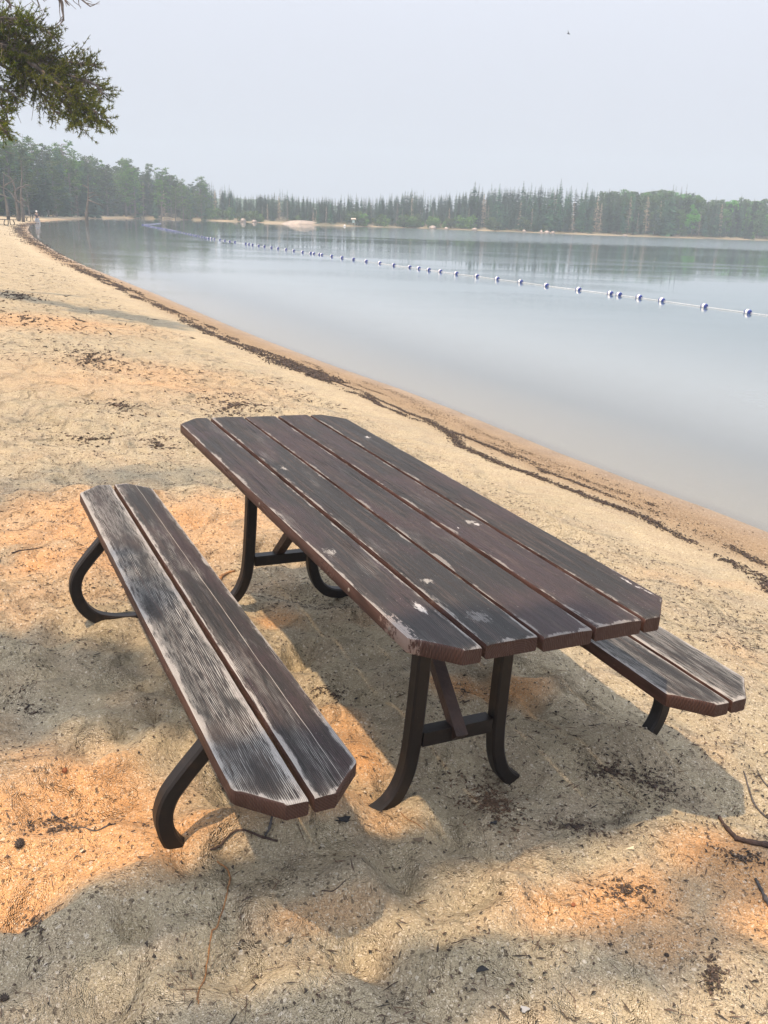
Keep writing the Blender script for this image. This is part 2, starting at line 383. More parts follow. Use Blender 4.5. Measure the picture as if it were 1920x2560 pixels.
# ------------------------------------------------------------------ wood
def wood_mat(name, seed, char=.5, grey=.2, edgew=.5, streak=.2, side=(.074, .038, .031), maroon=(.046, .030, .031), gcol=(.30, .295, .275), cracks=(), scuffs=(), chip=None):
    t = NT(name); P = t.coord(); P = t.map(P, (1, 1, 1), (seed*3.7, seed*1.3, seed*.7))
    raw = t.coord()
    grain = t.noise(t.map(P, (70, 2.2, 40)), 1., 6, .6, .6)
    lines = t.noise(t.map(P, (230, 7., 60)), 1., 2, .6, .9)
    blot = t.noise(t.map(P, (5, 2.2, 5)), 1., 4)
    blot2 = t.noise(t.map(P, (14, 3.2, 8)), 1., 5)
    spk = t.noise(P, 130, 3)
    edge = t.attr('edge')
    geo = t.n('NewGeometry'); nsep = t.n('SeparateXYZ', {0: t.n('VectorTransform', {0: geo.outputs['Normal']}, vector_type='NORMAL', convert_from='WORLD', convert_to='OBJECT').outputs[0]})
    topf = t.ss(nsep.outputs[2], .55, .85)
    endf = t.ss(t.math('ABSOLUTE', nsep.outputs[1]), .5, .8)
    c = t.mix(t.ss(t.math('ADD', blot, t.math('MULTIPLY', grain, .35)), .80-char*.35, 1.0-char*.35), maroon, (.024, .023, .022))
    c = t.mix(t.math('MULTIPLY', t.ss(grain, .50, .62), .55), c, (.090, .070, .064))
    fine = t.noise(t.map(P, (330, 40, 60)), 1., 3)
    c = t.mix(t.math('MULTIPLY', t.ss(fine, .50, .36), .6), c, (.018, .016, .015))
    # bare weathered grain: fine bands running along the board, bending round like cathedral grain
    sp_ = t.n('SeparateXYZ', {0: raw}); bend = t.noise(t.map(P, (9, 1.1, 1)), 1., 3, .5)
    bend2 = t.noise(t.map(P, (60, 9, 1)), 1., 2, .5)
    ph = t.math('ADD', t.math('MULTIPLY', sp_.outputs[0], 1650.), t.math('ADD', t.math('MULTIPLY', bend, 80.), t.math('MULTIPLY', bend2, 4.)))
    wv = t.math('ADD', t.math('MULTIPLY', t.math('SINE', ph), .5), .5)
    fibre = t.noise(t.map(P, (260, 14, 1)), 1., 3, .6)
    wl = t.math('MULTIPLY', t.ss(wv, .25, .85), t.ss(fibre, .36, .58))
    c = t.mix(t.math('MULTIPLY', t.math('SUBTRACT', 1., wv), .35), c, (.018, .016, .015))
    eb = t.math('MULTIPLY', t.ss(edge, .026*edgew, .0), .55*edgew)
    msk = t.math('ADD', t.ss(blot2, .62-streak*.22, .78-streak*.22), eb)
    c = t.mix(t.math('MINIMUM', t.math('MULTIPLY', t.math('MULTIPLY', wl, msk), .25+.95*grey), .92), c, gcol)
    lines = wv
    # pale scuffs
    sc = t.noise(t.map(P, (26, 9, 10)), 1., 6, .7)
    c = t.mix(t.math('MULTIPLY', t.ss(sc, .70-.05*grey, .80), .45), c, (.30, .29, .275))
    c = t.mix(t.math('MULTIPLY', t.ss(spk, .68, .76), .5), c, (.33, .31, .29))
    # knots
    vo = t.n('TexVoronoi', {'Vector': t.map(P, (7.5, 2.3, 3)), 'Scale': 1.})
    kn = vo.outputs['Distance']
    ring = t.math('MULTIPLY', t.ss(kn, .20, .06), t.ss(t.noise(P, 45, 4), .40, .58))
    c = t.mix(t.math('MULTIPLY', ring, .75), c, (.016, .014, .013))
    # worn edges
    en = t.noise(t.map(P, (34, 7, 20)), 1., 6, .7)
    ew = t.math('MULTIPLY', t.ss(t.math('ADD', edge, t.math('MULTIPLY', t.math('SUBTRACT', .54-.05*edgew, en), .075)), .007*edgew+.002, .0), .85)
    # split cracks
    ck = t.noise(t.map(P, (85, 1.1, 20)), 1., 2, .4, .4)
    crack = t.math('MULTIPLY', t.ss(t.math('ABSOLUTE', t.math('SUBTRACT', ck, .5)), .012, .002), t.ss(t.noise(t.map(P, (9, 1.2, 3)), 1., 2), .52, .60))
    topc = t.mix(t.math('MULTIPLY', ew, .22+.52*min(1., edgew)), c, (.42, .40, .375))
    topc = t.mix(t.math('MULTIPLY', crack, .9), topc, (.010, .009, .008))
    sidec = t.mix(t.ss(t.noise(t.map(P, (12, 5, 30)), 1., 5), .45, .7), side, tuple(x*.55 for x in side))
    sidec = t.mix(t.math('MULTIPLY', t.ss(t.noise(t.map(P, (20, 14, 60)), 1., 5), .64, .72), .45), sidec, (.30, .23, .18))
    rg = t.n('TexWave', {'Vector': t.map(raw, (1, 0, 1), (seed*.013-.02, 0, -.68)), 'Scale': 55., 'Distortion': 2.5, 'Detail': 3.}, wave_type='RINGS', rings_direction='Y').outputs[1]
    endc = t.mix(rg, tuple(x*.9 for x in side), tuple(x*.45 for x in side))
    sidec = t.mix(endf, sidec, endc)
    for (xc, wd, dark) in cracks:
        wb_ = t.noise(t.map(P, (0, 2.2, 0)), 1., 4)
        dx_ = t.math('ABSOLUTE', t.math('ADD', t.math('SUBTRACT', sp_.outputs[0], xc+.006), t.math('MULTIPLY', wb_, .012)))
        topc = t.mix(t.math('MULTIPLY', t.ss(dx_, wd, wd*.3), .9), topc, (.010, .009, .008) if dark else (.36, .34, .31))
    def spot(cx_, cy_, rx_, ry_):
        d_ = t.n('VectorMath', {0: t.n('VectorMath', {0: raw, 1: (cx_, cy_, .74)}, operation='SUBTRACT').outputs[0], 1: (1/rx_, 1/ry_, 3.)}, operation='MULTIPLY').outputs[0]
        ln_ = t.n('VectorMath', {0: d_}, operation='LENGTH').outputs['Value']
        return t.math('ADD', ln_, t.math('MULTIPLY', t.math('SUBTRACT', t.noise(t.map(P, (150, 45, 40)), 1., 6, .75), .47), 5.))
    for (cx_, cy_, rx_, ry_, col_) in scuffs:
        topc = t.mix(t.math('MULTIPLY', t.ss(spot(cx_, cy_, rx_, ry_), 1., .6), .85), topc, col_)
    if chip:
        cm = t.ss(spot(*chip), 1., .75)
        topc = t.mix(t.math('MULTIPLY', cm, .9), topc, (.30, .26, .235)); sidec = t.mix(t.math('MULTIPLY', cm, .7), sidec, (.30, .23, .20))
    fc = t.mix(topf, sidec, topc)
    h = t.math('ADD', t.math('MULTIPLY', lines, .5), t.math('MULTIPLY', grain, .7))
    h = t.math('SUBTRACT', h, t.math('MULTIPLY', crack, 1.5))
    h = t.math('SUBTRACT', h, t.math('MULTIPLY', ring, .8))
    nm = t.bump(h, .8, .0028)
    return t.principled(fc, t.ss(grain, .3, .7, .50, .72), nm, **{'Specular IOR Level': .30})

def plank(name, x0, x1, H, zt, cl, cr, seed, mat, parent, th=.040, warp=.0):
    rn = random.Random(seed); ys = list(np.linspace(-H+.0, H, 240))
    xm = (x0+x1)/2
    def lim(y):
        e = H-abs(y)
        l = x0+max(0, cl-e) if cl else x0
        r = x1-max(0, cr-e) if cr else x1
        return l, r
    nt_, nb = 15, 5; V = []; E = []
    b = .0045
    ys = [-H, -H+.0025, -H+.006]+[y for y in ys if abs(y) < H-.010]+[H-.006, H-.0025, H]
    for y in ys:
        l, r = lim(y)
        e = H-abs(y)
        ec = max(0, .006-e)/.006   # rounding towards the sawn end
        wob = .0012*(fbm(np.array(y*14.), np.array(seed*1.7), seed, 3)-.5)*2
        wob2 = .0012*(fbm(np.array(y*14.), np.array(seed*5.7), seed+5, 3)-.5)*2
        l2, r2 = l+wob, r+wob2
        ring = []
        zt_ = zt-.003*ec**2+warp*(y/H)**2
        zb = zt-th+warp*(y/H)**2
        tops = np.concatenate([[0, .18], np.linspace(.30, .70, 0), []])
        xs = [l2+b, l2+b+.008]+list(np.linspace(l2+.022, r2-.022, nt_-4))+[r2-b-.008, r2-b]
        for x in xs:
            zz = zt_ + .0009*(float(fbm(np.array(x*55+seed), np.array(y*5.), seed, 3))-.5)*2 - .0016*((x-xm)/.07)**2
            ring.append((x, y, zz)); E.append(min(x-l2, r2-x, e))
        for (x, z, ee) in ((r2-.0012, zt_-.0030, .0), (r2, zt_-b-.004, 0), (r2, zb+.004, 0), (r2-.003, zb, 0)):
            ring.append((x, y, z)); E.append(ee)
        for x in np.linspace(r2-.02, l2+.02, nb): ring.append((x, y, zb)); E.append(.05)
        for (x, z, ee) in ((l2+.003, zb, 0), (l2, zb+.004, 0), (l2, zt_-b-.004, 0), (l2+.0012, zt_-.0030, 0)):
            ring.append((x, y, z)); E.append(ee)
        V += ring
    n = len(ring); m = len(ys)
    Fc = [(i*n+j, (i+1)*n+j, (i+1)*n+(j+1) % n, i*n+(j+1) % n) for i in range(m-1) for j in range(n)]
    Fc = [f[::-1] for f in Fc]
    Fc += [tuple(range(n)), tuple(range((m-1)*n+n-1, (m-1)*n-1, -1))]
    V = np.array(V)
    o = obj(name, V, Fc, mat, parent)
    me = o.data; me.validate(); 
    fattr(me, 'edge', E)
    sm = np.ones(len(me.polygons), bool); me.polygons.foreach_set('use_smooth', sm)
    try:
        me.set_sharp_from_angle(angle=R(38))
    except Exception: pass
    return o

PAINT = NT('black_brown_paint'); pp = PAINT.coord()
pc = PAINT.mix(PAINT.ss(PAINT.noise(pp, 25, 5), .5, .75), (.011, .009, .009), (.024, .016, .013))
pc = PAINT.mix(PAINT.math('MULTIPLY', PAINT.ss(PAINT.noise(pp, 140, 4), .70, .76), .5), pc, (.16, .13, .10))
PAINT = PAINT.principled(pc, .48, PAINT.bump(PAINT.noise(pp, 90, 3), .2, .003), **{'Specular IOR Level': .35})
BRWOOD = simple('painted_brace_wood', (.050, .027, .021), .6, .5, 20, bump=.3)
STEEL = simple('bolt_steel', (.05, .045, .045), .45, .3, 50)

table = empty('picnic_table'); table.matrix_world = Matrix([[*A[i], T0[i]] for i in range(3)]+[[0, 0, 0, 1]])
tag(table, 'weathered dark brown picnic table with chamfered planks and two attached benches on the sand', 'picnic table')
W = .14; G = .0134; L5 = 5*W+4*G; H = 1.105; ZT = .740
def attable(u, v, z):
    d = A.T @ (fw + (u-960)/F*ri - (v-1280)/F*up); c_ = A.T @ (CAM-T0); return c_ + (z-c_[2])/d[2]*d
def scf(lst):
    o = []
    for (u, v, rx_, ry_, cl_) in lst:
        q = attable(u*S, v*S, .74); o.append((q[0], q[1], rx_, ry_, cl_))
    return tuple(o)
PW = (.46, .45, .44); PG = (.30, .29, .27); DK = (.012, .011, .010)
specs = [dict(char=.72, grey=.14, edgew=.8, streak=.25, cracks=((-L5/2+.088, .0011, 1),), chip=(-L5/2+.003, -H+.12, .022, .10), scuffs=scf([(905, 1312, .012, .035, PW), (880, 1295, .006, .05, DK), (935, 1322, .005, .04, DK), (712, 1192, .018, .03, PG)])),
         dict(char=1.0, grey=.16, edgew=.6, streak=.25, scuffs=scf([(612, 1012, .010, .03, PG), (920, 1256, .016, .018, PG), (1035, 1335, .03, .035, (.13, .125, .12)), (905, 1310, .006, .03, PG)])), dict(char=.5, grey=.10, edgew=.45, streak=.12, scuffs=scf([(870, 1112, .008, .03, DK), (1370, 1365, .02, .01, PG)])),
         dict(char=.68, grey=.12, edgew=.5, streak=.15, scuffs=scf([(1030, 1133, .012, .016, PW), (990, 1140, .006, .008, PW), (1015, 1128, .018, .02, PG)])), dict(char=.9, grey=.12, edgew=.45, streak=.15, cracks=((L5/2-.05, .0008, 1),), scuffs=scf([(795, 944, .012, .02, PW), (1355, 1255, .004, .05, PW), (1395, 1275, .004, .03, PW), (970, 1075, .010, .02, DK), (840, 995, .012, .03, DK)]))]
for i in range(5):
    x0 = -L5/2+i*(W+G)
    plank('tabletop_plank', x0, x0+W, H+(.002, -.003, .003, 0, -.002)[i], ZT+(.0, .002, -.001, .001, .0)[i], .091 if i == 0 else 0, .091 if i == 4 else 0, 11+i, wood_mat('table_wood_%d' % i, 11+i, **specs[i]), table)
BZ = .460; BH = 1.129
b0 = -.488-2*W-G
sp = [dict(char=.95, grey=.62, edgew=1.6, streak=1.1, maroon=(.060, .045, .038)), dict(char=.75, grey=.40, edgew=1.1, streak=.55, cracks=((-.488-.06, .0011, 0),)), dict(char=.9, grey=.50, edgew=1.1, streak=.7), dict(char=.9, grey=.66, edgew=1.3, streak=1.1)]
k = 0
for xx0, cl, cr in ((b0, .089, 0), (b0+W+G, 0, .089), (.4305, .089, 0), (.4305+W+G, 0, .089)):
    o = plank('seat_plank', xx0, xx0+W, BH+(.0, -.002, .001, .0)[k], BZ+(.0, .001, 0, -.001)[k], cl, cr, 31+k, wood_mat('seat_wood_%d' % k, 31+k, **sp[k]), table)
    k += 1

def cat(points, per=8):
    P = np.array(points, float); P = np.vstack([2*P[0]-P[1], P, 2*P[-1]-P[-2]]); o = []
    for i in range(1, len(P)-2):
        for k in range(per):
            t_ = k/per; a, b_, c_, d_ = P[i-1], P[i], P[i+1], P[i+2]
            o.append(.5*((2*b_)+(-a+c_)*t_+(2*a-5*b_+4*c_-d_)*t_**2+(-a+3*b_-3*c_+d_)*t_**3))
    o.append(P[-2]); return np.array(o)
def bent_tube(mb, path2, y, hw=.022, wy=.0225):
    P = cat(path2, 7); m = len(P)
    T = np.gradient(P, axis=0); T /= np.linalg.norm(T, axis=1)[:, None]; N = np.stack([-T[:, 1], T[:, 0]], 1)
    c = .006
    prof = [(-hw+c, -wy), (hw-c, -wy), (hw, -wy+c), (hw, wy-c), (hw-c, wy), (-hw+c, wy), (-hw, wy-c), (-hw, -wy+c)]
    V = []
    for i in range(m):
        for (a, b_) in prof: V.append((P[i, 0]+N[i, 0]*a, y+b_, P[i, 1]+N[i, 1]*a))
    n = 8
    Fc = [(i*n+j, i*n+(j+1) % n, (i+1)*n+(j+1) % n, (i+1)*n+j) for i in range(m-1) for j in range(n)]
    Fc += [tuple(range(n))[::-1], tuple(range((m-1)*n, m*n))]
    mb.add(V, Fc)
for (y, zc) in ((-.70, .237), (.77, .200)):
    for s in (-1, 1):
        mb = MB()
        path = [(.143, .698), (.143, .50), (.145, .32), (.150, .19), (.163, .115), (.195, .050), (.250, .010), (.33, -.002), (.45, -.004), (.60, -.004),
                (.70, .004), (.775, .030), (.825, .085), (.846, .155), (.835, .215), (.800, .268), (.745, .335), (.675, .418)]
        if s > 0: path = [(x-.012 if x < .5 else x-.05, z) for x, z in path]
        path = [(s*x, z) for x, z in path]
        bent_tube(mb, path, y)
        mb.build('leg_frame', PAINT, table)
        mb = MB()
        cx_ = b0+W+G/2 if s < 0 else .4305+W+G/2
        mb.box((cx_-.13, y-.030, .4125), (cx_+.13, y+.030, .4188)); mb.build('seat_bracket', PAINT, table)
    mb = MB(); mb.box((-.1235, y-.021, zc-.022), (.1065, y+.021, zc+.022)); mb.build('crossbar', PAINT, table)
    mb = MB(); mb.box((-.30, y-.022, .692), (.30, y+.022, .6985)); mb.build('top_bracket', PAINT, table)
    # diagonal brace
    sg = 1 if y < 0 else -1
    mb = MB(); Pb = np.array([(-.012, y+sg*.0, zc+.03), (-.012, y+sg*.46, .688)])
    dv = Pb[1]-Pb[0]; ln = np.linalg.norm(dv); dv /= ln; sx = np.array([1., 0, 0]); up_ = np.cross(sx, dv)
    M = np.stack([sx, dv, up_], 1)
    V = []; 
    for (yy_, ) in ((-.05,), (ln,)):
        for a, b_ in ((-.019, -.016), (.019, -.016), (.019, .016), (-.019, .016)): V.append(Pb[0]+M@np.array([a, yy_, b_]))
    mb.add(V, [(3, 2, 1, 0), (4, 5, 6, 7), (0, 1, 5, 4), (1, 2, 6, 5), (2, 3, 7, 6), (3, 0, 4, 7)])
    mb.build('diagonal_brace', BRWOOD, table)
    mb = MB(); mb.sphere((-.009, y-.002, zc+.022), .009, 10, 6, (1, 1, .6)); mb.build('bolt', STEEL, table)
mb = MB(); mb.box((-.34, -.24, .664), (.34, -.17, .6985)); mb.build('batten', BRWOOD, table)
mb = MB(); mb.box((-.34, .25, .664), (.34, .32, .6985)); mb.build('batten', BRWOOD, table)
mb = MB()
ZINC = simple('screw_zinc', (.22, .19, .16), .5, .3, 60)
for y in (-.93, -.70, .0, .77):
    mb = MB(); mb.sphere((-L5/2-.0005, y, ZT-.020), .0055, 8, 6, (.3, 1, 1)); mb.build('screw_head', ZINC, table)

# ------------------------------------------------------------------ swimming-area float line
WHITE = simple('float_white', (.80, .80, .80), .35, .08, 20)
BLUE = simple('float_blue', (.010, .035, .25), .30, .25, 20)
ROPEM = simple('rope_white', (.88, .88, .88), .7, .35, 30)
z4 = [(35,177),(55,180),(78,183),(117,189),(153,194),(197,201),(238,207),(288,214),(338,221),(392,230),(443,237),(463,239),(498,244),(513,246),(575,256),(640,265),(713,275),(792,288),(877,299),(965,312),(1065,325),(1122,333),(1185,342),(1258,352),(1358,366),(1487,382),(1615,400)]
px = [(600+a*.3978, 540+b*.3978) for a, b in z4]
z5 = [(103,167),(265,190),(468,216),(667,241),(722,249),(848,265),(991,285),(1258,323),(1532,360)]
px += [(1260+a*.3978, 640+b*.3978) for a, b in z5 if 1260+a*.3978 > 1250]
far = []
z3 = [(0,571),(18,575),(38,579),(60,584),(80,589),(100,593),(120,597),(140,601),(160,606),(182,610),(205,614),(228,620),(248,625),(258,628),(280,629),(305,632),(350,640),(388,646),(428,652),(470,657)]
far = [(440+a*.3134, 400+b*.3134) for a, b in z3]
dn = []
pA = np.array([356., 562.8]); pB = np.array([440., 578.9])
for k in range(24): dn.append(tuple(pA+(pB-pA)*(k/24)**.93+np.array([0, .0])))
px = dn+far+px
def wat(u, v): return at(u, v, ZW)
# white body with two blue ends as one prototype
def lathe(prof, n=14):
    V = []; 
    for (x, r) in prof:
        for j in range(n):
            a = 2*math.pi*j/n; V.append((x, r*math.cos(a), r*math.sin(a)))
    m = len(prof)
    Fc = [(i*n+j, (i+1)*n+j, (i+1)*n+(j+1) % n, i*n+(j+1) % n) for i in range(m-1) for j in range(n)]
    Fc += [tuple(range(n))[::-1], tuple(range((m-1)*n, m*n))]
    return V, Fc
bodyP = lathe([(-.045, .080), (-.040, .086), (.0, .088), (.040, .086), (.045, .080)])
capP = lathe([(.045, .080), (.0455, .084), (.070, .082), (.090, .070), (.102, .048), (.104, .030), (.094, .026), (.094, .012)])
bodyM = mesh('float_body', *bodyP, mats=WHITE, smooth=True); capM = mesh('end_cap', *capP, mats=BLUE, smooth=True)
pts3 = []
for (u, v) in px: pts3.append(wat(u, v))
pts3.append(wat(1960, 640+.3978*372+7.2))
pts3 = np.array(pts3)
# drop out-of-order jitter
NB = len(px)
def place_float(p, ang, label, grp):
    e = empty('float_buoy', (p[0], p[1], ZW+.028), ang); tag(e, label, 'buoy', grp)
    e.scale = (.9, .9, .9); e.rotation_euler[0] = rnd.uniform(-.2, .2); e.rotation_euler[1] = rnd.uniform(-.08, .08)
    b_ = link(bpy.data.objects.new('float_body', bodyM), e)
    for sgn in (0, math.pi):
        c_ = link(bpy.data.objects.new('end_cap', capM), e); c_.rotation_euler = (0, 0, sgn)
    return e
near_lab = {NB-1: 'nearest blue and white float of the line, by the right edge of the photo', NB-2: 'second nearest blue and white float on the rope', NB-3: 'third nearest blue and white float on the rope',
            NB-4: 'blue and white float just left of the third nearest on the rope', NB-5: 'right one of the two nearest floats that sit close together', NB-6: 'left one of the two nearest floats that sit close together',
            NB-7: 'seventh blue and white float counted from the near end of the rope', NB-8: 'eighth blue and white float counted from the near end of the rope'}
for i in range(NB):
    a = pts3[max(0, i-1)]; b_ = pts3[min(len(pts3)-1, i+1)]
    ang = math.atan2(b_[1]-a[1], b_[0]-a[0])+rnd.uniform(-.12, .12)
    lab = near_lab.get(i, 'small far-off blue and white float strung on the swimming rope' if i < 44 else 'blue and white float in the middle stretch of the swimming rope')
    place_float(pts3[i], ang, lab, 'floats strung along the swimming rope')
arm = []
for k in range(1, 14):
    q = np.array([356, 562.8])+(np.array([401.5, 559.0])-np.array([356, 562.8]))*k/13
    arm.append(wat(*q))
for k, p in enumerate(arm):
    place_float(p, math.atan2(arm[1][1]-arm[0][1], arm[1][0]-arm[0][0]), 'tiny float on the short far arm of the swimming rope', 'floats on the far arm of the rope')
mb = MB(); mb.tube([(p[0], p[1], ZW+.012) for p in arm], .018, 5)
tag(mb.build('float_rope', ROPEM), 'short far arm of white rope beyond the corner of the float line', 'rope')
mb = MB()
rp = [(p[0], p[1], ZW+.015) for p in pts3]
mb.tube(rp, .0045, 6)
# knobbly twist visible on the near rope
for i in range(NB-18, len(pts3)-1):
    a, b_ = pts3[i], pts3[i+1]; ln = np.linalg.norm(b_-a)
    for k in range(int(ln/.075)):
        q = a+(b_-a)*(k+.5)/int(ln/.075)
        mb.sphere((q[0], q[1], ZW+.018), .014, 6, 4, (1, 1, .9))
tag(mb.build('float_rope', ROPEM), 'long white rope carrying the blue and white floats across the lake', 'rope')

# ------------------------------------------------------------------ trees
BARK = simple('bark_grey', (.18, .15, .13), .9, .4, 4); DEADB = simple('dead_wood', (.24, .21, .18), .9, .35, 3)
DEADF = leafmat('dead_twigs', (.42, .33, .27), (.28, .22, .18), .15)
SPR = leafmat('spruce_needles', (.022, .056, .036), (.065, .115, .060), .35)
SPR2 = leafmat('light_spruce_needles', (.045, .075, .030), (.07, .10, .04))
PIN = leafmat('pine_needles', (.035, .070, .028), (.12, .165, .05), .35)
DEC = leafmat('leaves', (.07, .15, .045), (.13, .22, .07), .35)
DEC2 = leafmat('shrub_leaves', (.07, .13, .045), (.13, .18, .07), .35)
def quads(C, size, rs, flat=.5, asp=.6):
    "leaf-sized faces at the centres C"
    n = len(C); a = rs.normal(size=(n, 3)); a[:, 2] *= flat; a /= np.linalg.norm(a, axis=1)[:, None]
    b = rs.normal(size=(n, 3)); b -= (b*a).sum(1)[:, None]*a; b /= np.linalg.norm(b, axis=1)[:, None]
    s_ = size*(.6+.8*rs.random((n, 1)))
    a = a*s_; b = b*s_*asp
    V = np.stack([C-a, C+b*.9, C+a, C-b*.9], 1).reshape(-1, 3)
    return V, np.arange(n*4).reshape(n, 4)
def spruce_mesh(seed, h, R0, lv, sparse=0., skirt=.06, mat=None):
    rs = np.random.RandomState(seed); V = []; Fc = []; n = 0
    for i in range(lv):
        q = i/(lv-1); z = h*(skirt+(1-skirt)*q*.985)
        r = R0*(1-q)**.75*(.7+.5*rs.random())+.05*h/10
        if q > .8: r *= .9
        if sparse and rs.random() < sparse*(1-q): continue
        k = rs.randint(6, 9)
        a0 = rs.random()*6.28
        for j in range(k):
            a = a0+6.28*j/k+rs.normal()*.2; rr = r*(.6+.6*rs.random()); dz = -rr*(.18+.35*rs.random())
            d = np.array([math.cos(a), math.sin(a), 0]); e = np.array([-d[1], d[0], 0])
            wd = rr*.30
            base = np.array([0, 0, z+h*.012])
            for (f0, f1) in ((0.0, .62), (.38, 1.0)):
                p0 = base+d*rr*f0+np.array([0, 0, dz*f0**1.3]); p1 = base+d*rr*f1+np.array([0, 0, dz*f1**1.3-h*.006*rs.random()])
                wv = wd*(1-.4*f0)*(.7+.6*rs.random())
                pm = (p0+p1)/2
                V += [p0, pm+e*wv+np.array([0, 0, -wv*.5]), p1, pm-e*wv+np.array([0, 0, -wv*.5])]
                Fc.append((n, n+1, n+2, n+3)); n += 4
    return mesh('crown', np.array(V), np.array(Fc), mat)
def trunk_mesh(seed, h, r, mat, bend=.01, name='trunk'):
    mb = MB(); rs = np.random.RandomState(seed)
    P = [(bend*h*math.sin(q*3+seed), bend*h*math.cos(q*2.3+seed), h*q-.3*(q == 0)) for q in np.linspace(0, 1, 6)]
    mb.tube(P, np.linspace(r, r*.12, 6), 6)
    return mesh(name, np.concatenate(mb.V), mb.F, mat)
def dead_mesh(seed, h, mat):
    rs = np.random.RandomState(seed); mb = MB()
    for i in range(70):
        q = .12+.82*rs.random(); z = h*q; a = rs.random()*6.28; r = h*.13*(1-q)**.6*(.4+.8*rs.random())
        d = np.array([math.cos(a), math.sin(a), 0])
        P = [np.array([0, 0, z]), d*r*.6+[0, 0, z-r*.15], d*r+[0, 0, z-r*(.5*rs.random())]]
        mb.tube(P, [.035, .025, .012], 3, False)
    C = []
    for i in range(160):
        q = .1+.85*rs.random(); a = rs.random()*6.28; r = h*.11*(1-q)**.6*rs.random()**.5
        C.append((math.cos(a)*r, math.sin(a)*r, h*q-r*.4))
    V, Fc = quads(np.array(C), .14, rs, .5, .35); mb.add(V, Fc.tolist())
    return mesh('crown', np.concatenate(mb.V), mb.F, mat)
def pine_parts(seed, h, spread, mat, low=.35, n=34, per=52, size=.16):
    rs = np.random.RandomState(seed); tb = MB(); C = []
    P = [(.02*h*math.sin(q*3+seed), .015*h*math.cos(q*2.3+seed), h*.97*q-.3*(q == 0)) for q in np.linspace(0, 1, 8)]
    tb.tube(P, np.linspace(.17, .03, 8), 7)
    for i in range(n):
        q = low+(1-low)*(i+rs.random())/n; z = h*q*.98; a = rs.random()*6.28
        prof = math.sin(min(1, (q-low)/(1-low)*1.25+.22)*math.pi*.86)**.6
        r = spread*prof*(.45+.75*rs.random())
        d = np.array([math.cos(a), math.sin(a), 0])
        tip = d*r+np.array([0, 0, z+r*(.28*rs.random()-.02)])
        mid = d*r*.55+np.array([0, 0, z+r*.02])
        c0 = np.array([.02*h*math.sin(q*3+seed), .015*h*math.cos(q*2.3+seed), z])
        tb.tube([c0, mid, tip], [.05, .03, .012], 4, False)
        for kk in range(3):
            f = (.55, .8, 1.0)[kk]
            cc = c0*(1-f)+tip*f+rs.normal(size=3)*.12*r
            rad = (.24+.30*rs.random())*spread*.42
            g = rs.normal(size=(per//3, 3)); g /= np.linalg.norm(g, axis=1)[:, None]; g *= (rs.random((len(g), 1))**.4)*rad*np.array([1.15, 1.15, .62])
            C.append(g+cc)
    for i in range(10):   # dead lower limbs
        z = h*(.12+.25*rs.random()); a = rs.random()*6.28; r = spread*(.3+.5*rs.random()); d = np.array([math.cos(a), math.sin(a), 0])
        tb.tube([np.array([0, 0, z]), d*r*.5+[0, 0, z+.08*r], d*r+[0, 0, z-.15*r]], [.035, .022, .008], 4, False)
    C = np.concatenate(C); V, Fc = quads(C, size, rs, .6, .5)
    return mesh('crown', V, Fc, mat), mesh('trunk', np.concatenate(tb.V), tb.F, BARK)
def leafy_mesh(seed, h, spread, mat, n=900, size=.26, low=.15, lobes=14):
    rs = np.random.RandomState(seed); C = []
    for i in range(lobes):
        q = low+(.92-low)*rs.random(); a = rs.random()*6.28
        r = spread*math.sin(max(.15, min(1, q*.9))*math.pi)**.5*rs.random()**.5*.75
        c0 = np.array([math.cos(a)*r, math.sin(a)*r, h*q]); rad = spread*(.26+.24*rs.random())
        g = rs.normal(size=(n//lobes, 3)); g /= np.linalg.norm(g, axis=1)[:, None]; g *= (rs.random((len(g), 1))**.35)*rad*np.array([1, 1, .85])
        C.append(c0+g)
    V, Fc = quads(np.concatenate(C), size, rs, .8, .7)
    return mesh('crown', V, Fc, mat)
kinds = {}
def reg(k, crown, trunk): kinds.setdefault(k, []).append((crown, trunk))
for s_ in range(5): reg('narrow', spruce_mesh(s_, 10, .85+.12*s_, 34, .12, mat=SPR), trunk_mesh(s_, 9.9, .10, BARK))
for s_ in range(3): reg('club', spruce_mesh(20+s_, 10, .62, 30, .55, .25, mat=SPR), trunk_mesh(s_, 9.9, .08, BARK))
for s_ in range(5): reg('broad', spruce_mesh(40+s_, 10, 1.5+.15*s_, 34, .05, mat=SPR), trunk_mesh(s_, 9.9, .13, BARK))
for s_ in range(2): reg('light', spruce_mesh(60+s_, 10, 1.7, 30, .0, .02, mat=SPR2), trunk_mesh(s_, 9.9, .12, BARK))
for s_ in range(4): reg('dead', dead_mesh(80+s_, 10, DEADF), trunk_mesh(s_, 9.9, .10, DEADB))
for s_ in range(5): reg('pine', *pine_parts(100+s_, 10, 1.9+.25*s_, PIN))
for s_ in range(3): reg('lowpine', *pine_parts(140+s_, 10, 2.3, PIN, low=.12, n=46, per=60))
for s_ in range(4): reg('leafy', leafy_mesh(160+s_, 10, 2.6, DEC), trunk_mesh(s_, 8, .13, BARK))
for s_ in range(4): reg('shrub', leafy_mesh(180+s_, 2, 1.5, DEC2, 420, .16, .1, 9), trunk_mesh(s_, 1.3, .04, BARK, name='stem'))
